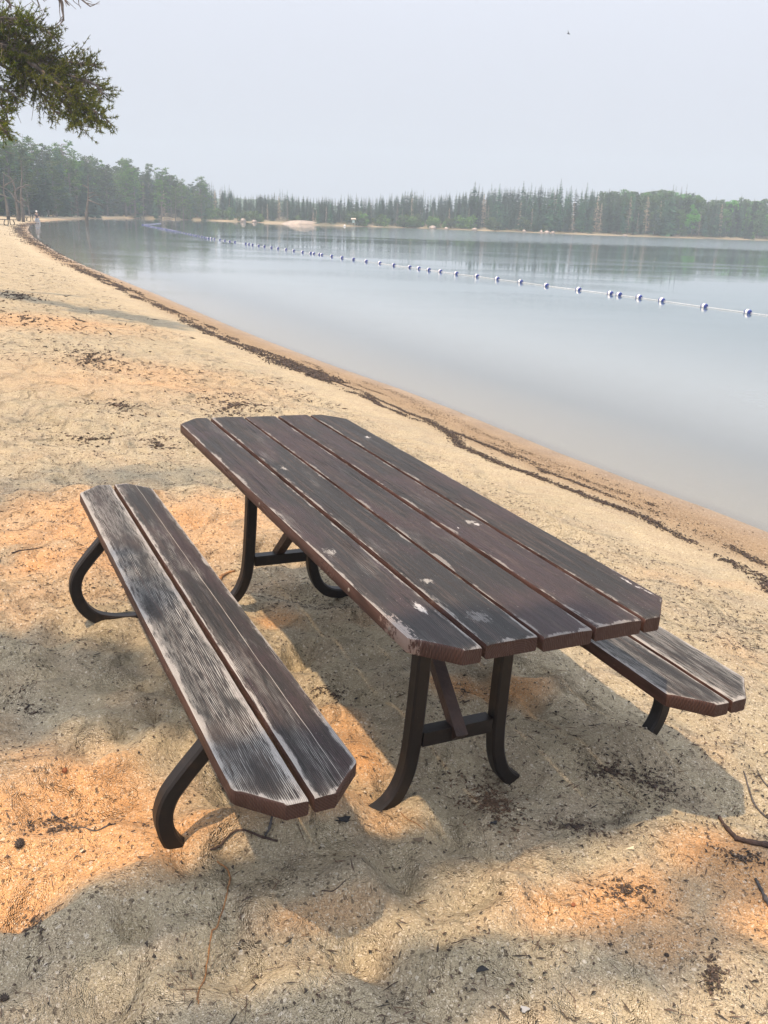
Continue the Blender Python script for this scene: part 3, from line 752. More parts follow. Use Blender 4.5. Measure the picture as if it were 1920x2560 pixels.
def tree(kind, x, y, h, label, grp, cat_='tree', names=None, sxy=None):
    c_, t_ = rnd.choice(kinds[kind])
    name = {'narrow': 'spruce_tree', 'club': 'spruce_tree', 'broad': 'spruce_tree', 'light': 'spruce_tree', 'dead': 'dead_spruce', 'pine': 'pine_tree', 'lowpine': 'pine_tree', 'leafy': 'leafy_tree', 'shrub': 'shore_shrub'}[kind]
    base = 2. if kind == 'shrub' else 10.
    e = empty(name, (x, y, gz(x, y)-.05), rnd.random()*6.28); s__ = h/base
    k_ = sxy or s__*rnd.uniform(.9, 1.15)
    e.scale = (k_, k_, s__)
    if kind in ('narrow', 'dead', 'club'): e.rotation_euler[0] = rnd.uniform(-.03, .03)
    tag(e, label, cat_, grp)
    link(bpy.data.objects.new('trunk' if kind != 'shrub' else 'stem', t_), e); link(bpy.data.objects.new('crown', c_), e)
    return e
# skyline of the wood in the photograph (displayed px): tree tops there
SKY = np.array([(-150,250),(0,285),(60,292),(100,312),(130,303),(150,322),(200,330),(240,352),(275,342),(300,355),(350,358),(385,382),(400,396),(435,384),(465,395),(500,404),(520,418),(560,416),(610,408),(650,420),(700,421),(750,418),(800,420),(860,415),(890,408),(940,418),(1000,408),(1020,398),(1075,400),(1130,398),(1200,395),(1260,403),(1300,406),(1350,406),(1400,403),(1440,400),(1470,404),(1520,424),(1560,428),(1600,425),(1659,428),(1800,430)], float)*S
def horizon(u): return 518+(u-300)*.0373
def top_h(u, y):
    v = np.interp(u, SKY[:, 0], SKY[:, 1]); p = atd(u, v, y); return p[2]
def shore_y(u):
    # distance (y) of the far waterline at column u
    us = np.array([p[0]*S for p in shore_px[15:]]); ys = SH[15:, 1]
    return float(np.interp(u, us, ys))
LABS = {
 'narrow': 'narrow dark spruce standing in the wood on the far shore', 'club': 'thin spruce with bare stem and club-shaped top on the far shore',
 'broad': 'broad dark green spruce standing in the wood on the far shore', 'light': 'pale yellow-green young spruce at the far waterline',
 'dead': 'grey-brown dead spruce standing at the edge of the far wood', 'leafy': 'rounded light green leafy tree above the spruces on the right of the far shore',
 'pine': 'round-crowned pine behind the sand at the left end of the lake', 'lowpine': 'bushy pine with low green boughs behind the left end of the beach', 'shrub': 'low green shrub at the far waterline'}
GRP = {'narrow': 'narrow spruces of the far shore', 'club': 'club-topped spruces of the far shore', 'broad': 'broad spruces of the far shore', 'light': 'pale young spruces at the far waterline',
       'dead': 'dead spruces of the far shore', 'leafy': 'leafy trees of the far shore', 'pine': 'pines at the left end of the lake', 'lowpine': 'bushy pines at the left end of the lake', 'shrub': 'shrubs along the far waterline'}
def put(kind, u, y, h): 
    p = atd(u, horizon(u), y); return tree(kind, p[0], p[1], h, LABS[kind], GRP[kind])
# far shore, front rows
cnt = 0
u = 500.
while u < 1950:
    yb = shore_y(u)
    if u < 900: ks, wts = ['narrow', 'club', 'dead', 'broad', 'lowpine'], [5, 3, 3, 1, .4]
    elif u < 1150: ks, wts = ['narrow', 'club', 'dead', 'broad'], [6, 2, 3, 1.5]
    elif u < 1560: ks, wts = ['broad', 'narrow', 'dead', 'light'], [6, 3, 2.2, .8]
    else: ks, wts = ['broad', 'narrow', 'dead', 'light', 'leafy'], [5, 3, 1.5, 1.2, 2]
    for row in range(2):
        k_ = rnd.choices(ks, wts)[0]
        uu = u+rnd.uniform(-5, 5)
        yy_ = yb+3+row*5+rnd.uniform(0, 3.5)
        hh_ = top_h(uu, yy_)-gz(atd(uu, 560, yy_)[0], yy_)
        f_ = {'narrow': rnd.uniform(.86, 1.06), 'club': rnd.uniform(.9, 1.06), 'broad': rnd.uniform(.72, 1.03), 'light': rnd.uniform(.3, .5), 'dead': rnd.uniform(.45, .9), 'leafy': rnd.uniform(.7, .95), 'lowpine': .7}[k_]
        if row == 0 and k_ not in ('dead', 'light'): f_ *= rnd.choice([.6, .8, .92])
        put(k_, uu, yy_, hh_*f_); cnt += 1
    u += 13
for (uu, kk, f_) in [(494, 'narrow', 1.08), (573, 'narrow', 1.07), (1011, 'broad', 1.02), (1027, 'broad', 1.04), (1182, 'broad', 1.09), (1243, 'broad', 1.06), (1302, 'broad', 1.10), (1394, 'broad', 1.12), (1459, 'narrow', 1.12), (1703, 'club', 1.10), (1843, 'narrow', 1.1)]:
    yy_ = shore_y(uu)+12; put(kk, uu, yy_, (top_h(uu, yy_)-.2)*f_)
# the leafy hill on the right
for i in range(34):
    uu = rnd.uniform(1530, 1960); yy_ = shore_y(uu)+14+rnd.random()*18
    put('leafy', uu, yy_, (top_h(uu, yy_)-gz(atd(uu, 560, yy_)[0], yy_))*rnd.uniform(.85, 1.0))
# left end of the lake
def left_base(u): return float(np.interp(u, [-200, 0, 60, 120, 200, 300, 420, 520], [95, 114, 123, 136, 156, 182, 190, 194]))
u = -60.
while u < 520:
    for row in range(2):
        uu = u+rnd.uniform(-8, 8); yy_ = left_base(uu)+row*7+rnd.uniform(0, 4)
        k_ = rnd.choices(['pine', 'lowpine', 'broad', 'narrow', 'dead'], [5, 3.5, 3.5, 2.0, 1.0])[0]
        hh_ = top_h(uu, yy_)-gz(atd(uu, 520, yy_)[0], yy_)
        f_ = rnd.uniform(.8, 1.05) if row else rnd.choice([.45, .6, .75, .92])
        if k_ == 'dead': f_ *= .8
        e = put(k_, uu, yy_, hh_*f_)
        if k_ in ('broad', 'narrow', 'dead'):
            nmk = {'broad': 'broad dark spruce among the pines at the left end of the lake', 'narrow': 'slim spruce among the pines at the left end of the lake', 'dead': 'bare dead tree among the pines at the left end of the lake'}[k_]
            tag(e, nmk, 'tree', {'broad': 'broad spruces among the left pines', 'narrow': 'slim spruces among the left pines', 'dead': 'dead trees among the left pines'}[k_])
        cnt += 1
    u += 17
for (uu, kk, f_) in [(150, 'broad', 1.0), (502, 'pine', 1.1), (318, 'pine', 1.02), (408, 'pine', 1.02), (430, 'pine', .98)]:
    yy_ = left_base(uu)+6; e = put(kk, uu, yy_, (top_h(uu, yy_)-.3)*f_)
# bare-limbed pines standing on the sand at the far left
GBARK = simple('weathered_bark', (.13, .11, .095), .9, .4, 3)
def bare_pine(paths, label, crown=None):
    yb = 101.; P0 = atd(paths[0][0][0], paths[0][0][1], yb); g_ = gz(P0[0], P0[1]); e = empty('pine_tree', (P0[0], P0[1], g_)); tag(e, label, 'tree')
    for k_, pth in enumerate(paths):
        P_ = np.array([atd(u, v, yb-.15*k_) for u, v in pth]); P_ = cat(P_, 5)
        if k_ == 0: P_[0, 2] = g_-.3
        m_ = MB(); r0_ = .19 if k_ == 0 else .085
        m_.tube(P_-np.array([P0[0], P0[1], g_]), np.linspace(r0_, .03, len(P_)), 7); m_.build('trunk' if k_ == 0 else 'limb', GBARK, e, True)
bare_pine([[(46, 533), (41, 505), (38, 480), (35, 462), (27, 446), (11, 436)], [(40, 502), (27, 482), (11, 470), (-12, 464)], [(8, 466), (20, 459), (31, 453), (40, 445)], [(41, 500), (52, 508), (64, 518)], [(38, 478), (50, 468), (66, 470)]], 'leaning pine with bare pale limbs arching left at the far left edge')
bare_pine([[(20, 533), (17, 512), (13, 494), (9, 470), (10, 430)], [(-14, 485), (4, 487), (20, 493)]], 'thin leaning trunk left of the pine with arching limbs')
bare_pine([[(57, 533), (54, 505), (53, 480), (55, 440), (52, 400)], [(54, 495), (64, 507), (70, 520)], [(54, 470), (66, 462), (80, 466)]], 'straight grey trunk just right of the pine with arching limbs')
bare_pine([[(216, 541), (219, 515), (221, 485), (220, 440)], [(220, 497), (236, 488), (247, 489)], [(221, 484), (238, 480)], [(220, 500), (240, 508), (255, 514)], [(220, 470), (206, 462)]], 'pale trunk with bare side limbs standing behind the left bend of the lake')
# shrubs along the far waterline
for i in range(46):
    uu = rnd.choice([rnd.uniform(440, 760), rnd.uniform(860, 1250), rnd.uniform(1000, 1100), rnd.uniform(1200, 1920)])
    yy_ = shore_y(uu)+rnd.uniform(1.3, 3.5); put('shrub', uu, yy_, rnd.uniform(1.2, 2.6))
# mass of the wood behind: one object nobody could count
def bulk():
    rs = np.random.RandomState(5); VV = []; FF = []; n = 0; M_ = []
    src = []
    for k_, mi in (('narrow', 0), ('broad', 0), ('pine', 1), ('leafy', 2), ('lowpine', 1)):
        for c_, _ in kinds[k_]:
            a = np.zeros(len(c_.vertices)*3, np.float32); c_.vertices.foreach_get('co', a)
            f = np.zeros(len(c_.polygons)*4, np.int32); c_.polygons.foreach_get('vertices', f)
            src.append((k_, a.reshape(-1, 3), f.reshape(-1, 4), mi))
    spots = []
    for i in range(820):
        uu = rs.uniform(-120, 1990)
        yy_ = (left_base(uu) if uu < 520 else shore_y(uu))+9+rs.random()*30
        spots.append((uu, yy_))
    for uu, yy_ in spots:
        pref = ['pine', 'lowpine', 'broad', 'narrow', 'broad'] if uu < 520 else (['narrow', 'broad'] if uu < 1500 else ['broad', 'leafy', 'narrow', 'leafy'])
        k_ = pref[rs.randint(len(pref))]; c_ = [q for q in src if q[0] == k_]; c_ = c_[rs.randint(len(c_))]
        p = atd(uu, horizon(uu), yy_); g_ = gz(p[0], p[1]); hh_ = (top_h(uu, yy_)-g_)*(rs.uniform(.68, .95) if uu < 500 else rs.uniform(.80, .98))
        s_ = hh_/10; a = rs.random()*6.28; ca, sa = math.cos(a), math.sin(a)
        v = c_[1]*s_*np.array([1.15, 1.15, 1]); v = np.stack([v[:, 0]*ca-v[:, 1]*sa, v[:, 0]*sa+v[:, 1]*ca, v[:, 2]], 1)+np.array([p[0], p[1], g_])
        ff = c_[2]
        if k_ in ('pine', 'lowpine', 'leafy'):
            pass
        VV.append(v); FF.append(ff+n); n += len(v); M_.append(np.full(len(ff), c_[3]))
    me = mesh('far_wood', np.concatenate(VV), np.concatenate(FF), [SPR, PIN, DEC])
    me.polygons.foreach_set('material_index', np.concatenate(M_).astype(np.int32))
    o = link(bpy.data.objects.new('far_wood', me)); tag(o, 'hazy mass of conifers and leafy trees behind the front rows round the lake', 'woodland', kind='stuff')
bulk()
# far ridge beyond the trees
rx_ = np.linspace(-260, 330, 220); ryy = np.linspace(340, 470, 40)
XX, YY = np.meshgrid(rx_, ryy)
RZ = 3.2*np.exp(-((XX+62)/45)**2)*np.exp(-((YY-410)/45)**2)*1.0+3.5*np.exp(-((YY-410)/45)**2)+3.*(fbm(XX*.25, YY*.25, 4, 4)-.5)+1
V, Fc, _ = gridmesh('r', XX, YY, RZ-1)
tag(obj('far_hill', V, Fc, simple('wooded_hill', (.05, .09, .04), .9, .4, .6), smooth=False), kind='structure')

# ------------------------------------------------------------------ the near pine whose boughs hang in at the left
NEEDLE = leafmat('near_pine_needles', (.050, .078, .018), (.18, .185, .045), .45, .3)
NBARK = simple('near_pine_bark', (.16, .135, .12), .9, .5, 12, bump=.5)
PX, PY = -6.3*1.6, 16.; pine = empty('pine_tree', (PX, PY, gz(PX, PY)))
tag(pine, 'near pine at the left edge whose needled bough hangs into the sky', 'tree')
off = np.array([-PX, -PY, -gz(PX, PY)])
tb = MB()
tk = [(PX, PY, gz(PX, PY)-.3), (PX+.05, PY-.05, 3), (PX+.1, PY-.2, 6), (PX+.25, PY-.4, 9), (PX+.4, PY-.6, 11.5), (PX+.45, PY-.7, 13)]
tb.tube(np.array(tk)+off, [.28, .24, .2, .15, .08, .03], 10)
tb.build('trunk', NBARK, pine, True)
def bough(paths, seed, density=1., tuft=.034, name='bough', leafy=True, twl=(.12, .34), blades=11):
    rs = np.random.RandomState(seed); wb = MB(); C = []; Dr = []
    for path in paths:
        P = cat([p for p in path], 10); m = len(P)
        wb.tube(P+off, np.linspace(.035, .008, m), 5, False)
        seg = np.linalg.norm(np.diff(P, axis=0), axis=1); Ltot = seg.sum(); nt_ = int(Ltot/.072*density)
        cs = np.concatenate([[0], np.cumsum(seg)])
        for k in range(nt_):
            s_ = Ltot*(.12+.88*rs.random()); i = min(m-2, int(np.searchsorted(cs, s_)-1)); i = max(i, 0)
            p = P[i]+(P[i+1]-P[i])*((s_-cs[i])/(seg[i]+1e-9)); t_ = (P[i+1]-P[i])/seg[i]
            r_ = rs.normal(size=3); r_ -= (r_@t_)*t_; r_ /= np.linalg.norm(r_)
            dv = t_*.55+r_*.8+np.array([0, 0, -.10]); dv /= np.linalg.norm(dv)
            ln = 1.5*rs.uniform(*twl)*(1 if s_ < Ltot*.8 else .6)
            e1 = p+dv*ln*.55; e2 = e1+(dv+np.array([0, 0, .45])*rs.random()+rs.normal(size=3)*.25)*ln*.5
            wb.tube(np.array([p, e1, e2])+off, [.008, .0055, .003], 3, False)
            if leafy:
                for q in np.arange(.35, 1.01, .17):
                    c_ = (p*(1-q*2)+e1*q*2) if q < .5 else (e1*(2-2*q)+e2*(2*q-1))
                    if rs.random() < .85: C.append(c_); Dr.append(dv+np.array([0, 0, .3]))
    wo = wb.build(name, NBARK, pine)
    if leafy:
        C = np.array(C); Dr = np.array(Dr); n = len(C)*blades
        Cb = np.repeat(C, blades, 0); Db = np.repeat(Dr, blades, 0)+rs.normal(size=(n, 3))*.75
        Db /= np.linalg.norm(Db, axis=1)[:, None]; ln = tuft*(.7+.6*rs.random((n, 1)))
        sd_ = rs.normal(size=(n, 3)); sd_ -= (sd_*Db).sum(1)[:, None]*Db; sd_ /= np.linalg.norm(sd_, axis=1)[:, None]
        wv = tuft*.10
        V = np.stack([Cb-sd_*wv, Cb+sd_*wv, Cb+Db*ln], 1).reshape(-1, 3)+off
        obj('needles', V, np.arange(n*3).reshape(n, 3), NEEDLE, wo)
    return wo
KB = 1.6
def pp_(lst, y0, y1=None):
    y1 = (y1 or y0)*KB; y0 = y0*KB; n_ = len(lst)
    return [atd(u*S, v*S, y0+(y1-y0)*k/(n_-1)) for k, (u, v) in enumerate(lst)]
st = [np.array([PX+.15, PY-.25, 7.0])]
bough([st+pp_([(-160,40),(-40,70),(50,110),(120,165),(185,225),(236,262)], 9.6, 8.8),
       st+pp_([(-150,60),(-50,60),(30,52),(90,62),(118,82)], 9.6, 9.2),
       pp_([(-60,90),(20,95),(90,120),(150,135),(205,140)], 9.5, 9.1),
       pp_([(-40,80),(60,120),(140,160),(200,180),(222,205)], 9.3, 9.0),
       pp_([(0,110),(60,150),(110,190),(150,235),(175,272)], 9.4, 8.9),
       pp_([(-40,110),(20,150),(70,180),(100,215),(118,242)], 9.5, 9.3),
       pp_([(60,130),(110,170),(160,215),(205,265)], 9.2, 8.9),
       pp_([(20,60),(60,90),(110,130),(165,175),(200,215)], 9.6, 9.3),
       pp_([(-60,60),(0,80),(30,120),(50,160),(60,200)], 9.8, 9.6)], 1, 4.4, .058)
bough([st+pp_([(-150,140),(-60,180),(-10,215),(15,250),(8,285)], 9.6, 9.3),
       pp_([(-80,120),(-30,150),(0,190),(30,205),(40,225)], 9.5, 9.3),
       pp_([(-90,80),(-30,90),(10,100),(40,140)], 9.4, 9.2),
       pp_([(-60,200),(-20,235),(0,270),(12,285)], 9.3, 9.1),
       pp_([(-70,30),(-20,40),(20,40),(60,45)], 9.4, 9.1)], 2, 4.4, .058)
# dead twigs at the very top
bough([pp_([(-80,-60),(10,-40),(80,-22),(130,-8),(150,12)], 8.6), pp_([(60,-30),(120,-22),(160,-12),(195,14)], 8.6), pp_([(-60,-40),(0,-10),(20,6),(24,22)], 8.6), pp_([(20,-30),(60,-12),(100,0)], 8.6), pp_([(100,-20),(130,0),(135,22),(138,45)], 8.6)], 3, 1.3, name='dead_bough', leafy=False, twl=(.06, .2))
# the pine beside the photographer: outside the picture, its boughs shade the sand at the lower left
B0 = np.array([-3.9, -1.3]); gB = gz(*B0)
pine2 = empty('pine_tree', (B0[0], B0[1], gB)); tag(pine2, 'pine standing out of the picture at the left, its boughs dappling the sand', 'tree')
off2 = np.array([-B0[0], -B0[1], -gB])
tk2 = np.array([(B0[0], B0[1], gB-.3), (B0[0]+.1, B0[1], 2.2), (B0[0]+.15, B0[1]+.1, 4.5), (B0[0]+.2, B0[1]+.15, 7.), (B0[0]+.3, B0[1]+.2, 9.5)])
tb = MB(); tb.tube(tk2+off2, [.2, .17, .13, .09, .03], 10); tb.build('trunk', NBARK, pine2, True)
def clump(c0, rad, n, rs):
    g = rs.normal(size=(n, 3)); g /= np.linalg.norm(g, axis=1)[:, None]; g *= (rs.random((n, 1))**.5)*np.array(rad); return g+np.array(c0)
rs = np.random.RandomState(12)
SHADE = [  # (table-frame x, y of the shaded sand, height of the bough, radii, leaves)
 (-1.15, .62, 5.2, (.34, .30, .15), 420), (-.85, .40, 5.0, (.34, .26, .15), 420), (-1.15, .10, 5.3, (.36, .22, .15), 420), (-.70, .02, 5.0, (.26, .2, .15), 260), (-1.7, .3, 5.4, (.4, .5, .2), 420),
 (-1.25, -.90, 4.6, (.34, .13, .10), 380), (-.80, -.90, 4.5, (.32, .12, .10), 380), (-.38, -.92, 4.5, (.28, .11, .10), 320), (.02, -.93, 4.6, (.24, .10, .10), 240),
 (-.95, -1.28, 4.8, (.40, .10, .1), 330), (-.45, -1.30, 4.8, (.3, .10, .1), 220), (.62, -1.30, 5.0, (.36, .10, .1), 330), (1.0, -1.38, 5.0, (.25, .12, .1), 220),
 (.15, -1.42, 5.0, (.25, .08, .1), 160), (.25, -.98, 4.9, (.2, .10, .1), 130), (-.2, 2.9, 6.5, (.9, .35, .2), 500), (-1.3, 2.6, 6.3, (.7, .3, .2), 420), (-2.4, 2.9, 6.3, (.8, .5, .2), 420)]
for i, (tx_, ty_, z_, rad, n_) in enumerate(SHADE):
    q = A @ np.array([tx_, ty_, 0])+T0; k_ = z_/math.tan(R(SUN_EL)); c0 = np.array([q[0]+SUN_DIR[0]*k_, q[1]+SUN_DIR[1]*k_, z_])
    C = clump((0, 0, 0), rad, n_, rs) @ A.T + c0
    tr_ = np.array([np.interp(z_-.6, tk2[:, 2], tk2[:, j]) for j in range(3)])
    lb = MB(); lb.tube(np.array([tr_, (tr_+c0)/2+np.array([0, 0, .12]), c0])+off2, [.035, .022, .008], 5, False)
    wo = lb.build('bough', NBARK, pine2)
    V, Fc = quads(C+off2, .05, rs, .8, .5); obj('needles', V, Fc, NEEDLE, wo)

# ------------------------------------------------------------------ litter on the sand
LIT = NT('litter_dark'); ir = LIT.n('NewGeometry').outputs['Random Per Island']
lc = LIT.mix(LIT.ss(ir, 0., 1.), (.030, .024, .020), (.13, .088, .062)); LIT = LIT.principled(lc, .85)
LIT2 = NT('litter_brown'); ir = LIT2.n('NewGeometry').outputs['Random Per Island']
LIT2 = LIT2.principled(LIT2.mix(ir, (.055, .035, .022), (.20, .12, .07)), .85)
def chips(XY, L0, L1, asp, rs, lift=.004, ang=None, cross=True):
    n = len(XY); x, y = XY[:, 0], XY[:, 1]; z = gzv(x, y)
    a = rs.random(n)*6.28 if ang is None else ang+rs.normal(size=n)*.45
    ln = (L0+(L1-L0)*rs.random(n)**2)/2; wd = ln*asp*(.5+rs.random(n)); tz = rs.normal(size=n)*.25*ln
    d = np.stack([np.cos(a)*ln, np.sin(a)*ln, tz], 1); e = np.stack([-np.sin(a)*wd, np.cos(a)*wd, rs.normal(size=n)*wd*.3], 1)
    c0 = np.stack([x, y, z+lift+wd*.3], 1); mid = c0+e*rs.normal(size=(n, 1))*.6; mid[:, 2] += wd*.9
    V = np.stack([c0-d, mid+e, c0+d, mid-e, mid-np.array([0, 0, 1])*(wd*1.6)[:, None]], 1).reshape(-1, 3)
    b = np.arange(n)*5
    Fc = np.concatenate([np.stack([b, b+3, b+1], 1), np.stack([b+1, b+3, b+2], 1), np.stack([b, b+4, b+3], 1), np.stack([b+3, b+4, b+2], 1), np.stack([b, b+1, b+4], 1), np.stack([b+1, b+2, b+4], 1)])
    return V, Fc
def join(parts):
    VV = []; FF = []; n = 0
    for V, Fc in parts: VV.append(V); FF.append(Fc+n); n += len(V)
    return np.concatenate(VV), np.concatenate(FF)
rs = np.random.RandomState(21)
def scatter(n, ylo, yhi, pw, thr, sc, seed):
    y = ylo+(yhi-ylo)*rs.random(n)**pw; x = (rs.random(n)*1.2-.66)*(y*.92+.6)
    k_ = fbm(x*sc, y*sc, seed, 3)+.28*(rs.random(n)-.5); ok = (k_ > thr) & (sdist(x, y) > 1.5)
    return np.stack([x[ok], y[ok]], 1)
parts = [chips(scatter(52000, 1.2, 8, 1.3, .53, 1.6, 5), .003, .017, .32, rs), chips(scatter(9000, 1.2, 8, 1.3, .50, 1.2, 9), .012, .045, .09, rs),
         chips(scatter(2500, 1.2, 6, 1.3, .4, 2, 15), .004, .012, .7, rs),
         chips(scatter(52000, 3.5, 11, 1.3, .53, 1.1, 19), .007, .032, .12, rs, .002), chips(scatter(34000, 9, 42, 1.5, .52, .7, 119), .02, .09, .10, rs, .003), chips(scatter(3500, 12, 60, 1.3, .5, .5, 29), .06, .2, .10, rs, .01)]
V, Fc = join(parts)
tag(obj('plant_litter', V, Fc, LIT), 'dark crumbs of bark, needles and twigs strewn over the sand', 'litter', kind='stuff')
# needles: thin light brown
n_ = 1500; y = 1.2+4.5*rs.random(n_)**1.4; x = (rs.random(n_)*1.2-.66)*(y*.92+.6)
ok = sdist(x, y) > 1.6
V, Fc = chips(np.stack([x[ok], y[ok]], 1), .03, .07, .035, rs, .004)
tag(obj('pine_needles', V, Fc, LIT2), 'thin brown pine needles lying on the sand round the table', 'needles', kind='stuff')
# pale grains and pebbles
n_ = 600; y = 1.2+3.5*rs.random(n_)**1.5; x = (rs.random(n_)*1.2-.66)*(y*.92+.6)
V, Fc = chips(np.stack([x, y], 1), .003, .009, .8, rs, .002)
tag(obj('pale_grit', V, Fc, simple('pale_grit', (.62, .56, .46), .7, .3, 80)), 'pale grit and tiny shell-coloured stones on the sand', 'grit', kind='stuff')
# wrack line
wr_px = [(1720,1290),(1659,1246),(1560,1200),(1400,1120),(1300,1082),(1200,1040),(1100,1000),(1000,955),(900,908),(800,860),(700,818),(600,775),(500,735),(400,688),(300,640),(200,592),(160,572),(120,550),(85,530),(60,515),(42,503),(36,494),(44,487),(66,481.5),(110,478)]
wr = np.array([at(u*S, v*S, ZW+.14)[:2] for u, v in wr_px]); wr = cat(wr, 12)
seg = np.linalg.norm(np.diff(wr, axis=0), axis=1); cs = np.concatenate([[0], np.cumsum(seg)])
def along(s_): return np.stack([np.interp(s_, cs, wr[:, 0]), np.interp(s_, cs, wr[:, 1])], 1)
tn = np.gradient(wr, axis=0); tn /= np.linalg.norm(tn, axis=1)[:, None]
def strand(n, s0, s1, pw, offs, width, L0, L1, asp, seed):
    s_ = s0+(s1-s0)*rs.random(n)**pw
    k_ = vn(s_*1.7, s_*0+seed, seed); k2 = vn(s_*5.1, s_*0+seed, seed+3)
    ok = rs.random(n) < np.clip(.35+2.4*(k_*.6+k2*.4-.42), .06, 1); s_ = s_[ok]
    p = along(s_); tx = np.interp(s_, cs, tn[:, 0]); ty = np.interp(s_, cs, tn[:, 1])
    wob = offs+.10*np.interp(s_, [0, 6, 20, 60], [1.2, 1, 1.2, 1.5])*(vn(s_*.9, s_*0, seed+9)-.5)*2+.05*(vn(s_*3.3, s_*0, seed+19)-.5)*2
    o_ = wob+rs.normal(size=len(s_))*width*(.5+vn(s_*1.3, s_*0+4, seed+1))
    q = p+np.stack([-ty, tx], 1)*o_[:, None]*1.0
    return chips(q, L0, L1, asp, rs, .003, np.arctan2(ty, tx))
parts = [strand(20000, 0, 9, 1., .0, .028, .006, .036, .25, 1), strand(14500, 0, 9, 1., -.17, .024, .006, .032, .25, 2), strand(4500, 0, 9, 1., -.42, .03, .006, .025, .3, 3), strand(3500, 0, 8, 1., -.62, .06, .006, .02, .3, 8), strand(2500, 0, 9, 1., -.28, .12, .006, .02, .3, 18),
         strand(14000, 7, 28, 1.2, .0, .06, .015, .06, .35, 4), strand(8000, 7, 28, 1.2, -.20, .05, .015, .05, .35, 5), strand(14000, 20, cs[-1], 1.0, -.1, .22, .03, .12, .25, 6), strand(9000, 45, cs[-1], 1.0, -.1, .4, .05, .16, .25, 7)]
V, Fc = join(parts)
WRK = NT('wrack_bark'); ir = WRK.n('NewGeometry').outputs['Random Per Island']
WRK = WRK.principled(WRK.mix(ir, (.022, .018, .016), (.10, .068, .052)), .85)
tag(obj('wrack_line', V, Fc, WRK), 'dark line of washed-up bark and twigs following the waterline', 'wrack', kind='stuff')
# patches of needles and twigs on the beach
patches = [((500,875),(75,22),900,'dark elongated patch of washed-up bark just beyond the far end of the table'),
           ((345,958),(45,14),420,'small dark tuft of twigs on the sand left of the table\'s far corner'),
           ((205,775),(55,22),800,'broad patch of dark twigs on the beach, largest one left of the table'),
           ((255,880),(50,14),380,'thin patch of twigs between the broad patch and the small tuft'),
           ((60,690),(55,14),300,'streaky twig patch at the left edge above the broad patch'),
           ((40,640),(45,9),260,'faint twig streak at the left edge nearest the treeline'),
           ((190,945),(90,18),350,'loose scatter of twigs left of the small tuft'),
           ((1062,1738),(48,38),900,'tangled heap of brown pine needles beside the table leg'),
           ((1320,1660),(70,30),500,'dark litter patch behind the right bench shadow'),
           ((1420,1700),(40,25),350,'dark litter patch farthest right beside the bench foot'),
           ((1240,1790),(60,14),260,'dark litter streak in front of the needle heap'),
           ((130,1790),(75,32),260,'curved litter patch left of the near bench leg'),
           ((55,1520),(50,18),160,'little litter patch at the left edge beside the bench'),
           ((80,2020),(22,42),260,'upright-looking clump of needles near the lower left corner'),
           ((1000,1320+190),(60,26),260,'shaded litter under the middle of the table'),
           ((720,1500),(50,24),200,'shaded litter between the bench and the table'),
           ((1350,1925),(50,20),260,'needle clump on the orange sand in the lower right'),
           ((1540,2110),(22,36),260,'black bark crumbs in the lower right corner'),
           ((1600,1850),(40,14),260,'dark litter under the forked stick')]
for (c_, r_, n_, lab) in patches:
    n_ = int(n_*2.4); a = rs.random(n_)*6.28; q = np.abs(rs.normal(size=n_))*.72
    uu = c_[0]+np.cos(a)*q*r_[0]*1.25; vv = c_[1]+np.sin(a)*q*r_[1]*1.25+np.cos(a)*q*r_[1]*.5
    k_ = fbm(uu/7., vv/3.5, c_[0], 3); ok = k_+.15*(rs.random(n_)-.5) > .49; uu = uu[ok]; vv = vv[ok]
    XY = []
    for u_, v_ in zip(uu, vv):
        p = at(u_*S, v_*S, 0.); z_ = gz(p[0], p[1]); p = at(u_*S, v_*S, z_); XY.append(p[:2])
    XY = np.array(XY); far_ = np.mean(XY[:, 1]); k_ = max(1, far_/3.2)
    h_ = n_//2
    V, Fc = join([chips(XY[:h_], .004*k_, .018*k_, .32, rs, .001), chips(XY[h_:], .012*k_, .045*k_, .05, rs, .004)])
    tag(obj('needle_litter', V, Fc, LIT if 'brown' not in lab else LIT2), lab, 'litter', 'patches of twigs and needles on the beach', 'stuff')

# ------------------------------------------------------------------ sticks, root, cones
STICK = simple('stick_bark', (.065, .040, .032), .8, .5, 60, bump=.6); GSTICK = simple('grey_stick', (.09, .085, .085), .85, .5, 60, bump=.5); ROOT = simple('orange_root', (.34, .17, .065), .8, .5, 50, bump=.4)
def stick(pix, r0_, r1_, mat, name, label, catn, lift=None, wob=.0, branches=()):
    mb = MB()
    def path(pix, ra, rb):
        P = np.array([onsand(u*S, v*S) for u, v in pix]); P = cat(P, 6)
        for p in P: p[2] = gz(p[0], p[1])
        P[:, 2] += np.linspace(ra, rb, len(P))*.6+(lift or 0)
        P[:, :2] += rs.normal(size=(len(P), 2))*wob
        rr = np.linspace(ra, rb, len(P))*(1+.15*rs.normal(size=len(P)))
        mb.tube(P, np.abs(rr), 7)
    path(pix, r0_, r1_)
    for bp, ra, rb in branches: path(bp, ra, rb)
    return tag(mb.build(name, mat, None, True), label, catn)
stick([(1552,1765),(1568,1790),(1592,1818)], .0045, .007, STICK, 'fallen_stick', 'reddish brown forked stick at the right edge of the sand', 'stick', .002, 0, [([(1590,1815),(1625,1824),(1680,1836)], .008, .0085)])
stick([(1606,1667),(1616,1700),(1628,1735),(1645,1758),(1670,1778)], .0025, .004, GSTICK, 'fallen_stick', 'thin dark curved twig above the forked stick at the right edge', 'stick')
stick([(1638,1672),(1650,1690),(1670,1712)], .0025, .003, GSTICK, 'fallen_stick', 'short thin twig topmost at the right edge', 'stick')
stick([(1632,1900),(1646,1928),(1662,1960)], .004, .006, GSTICK, 'fallen_stick', 'short grey stick below the forked stick at the right edge', 'stick')
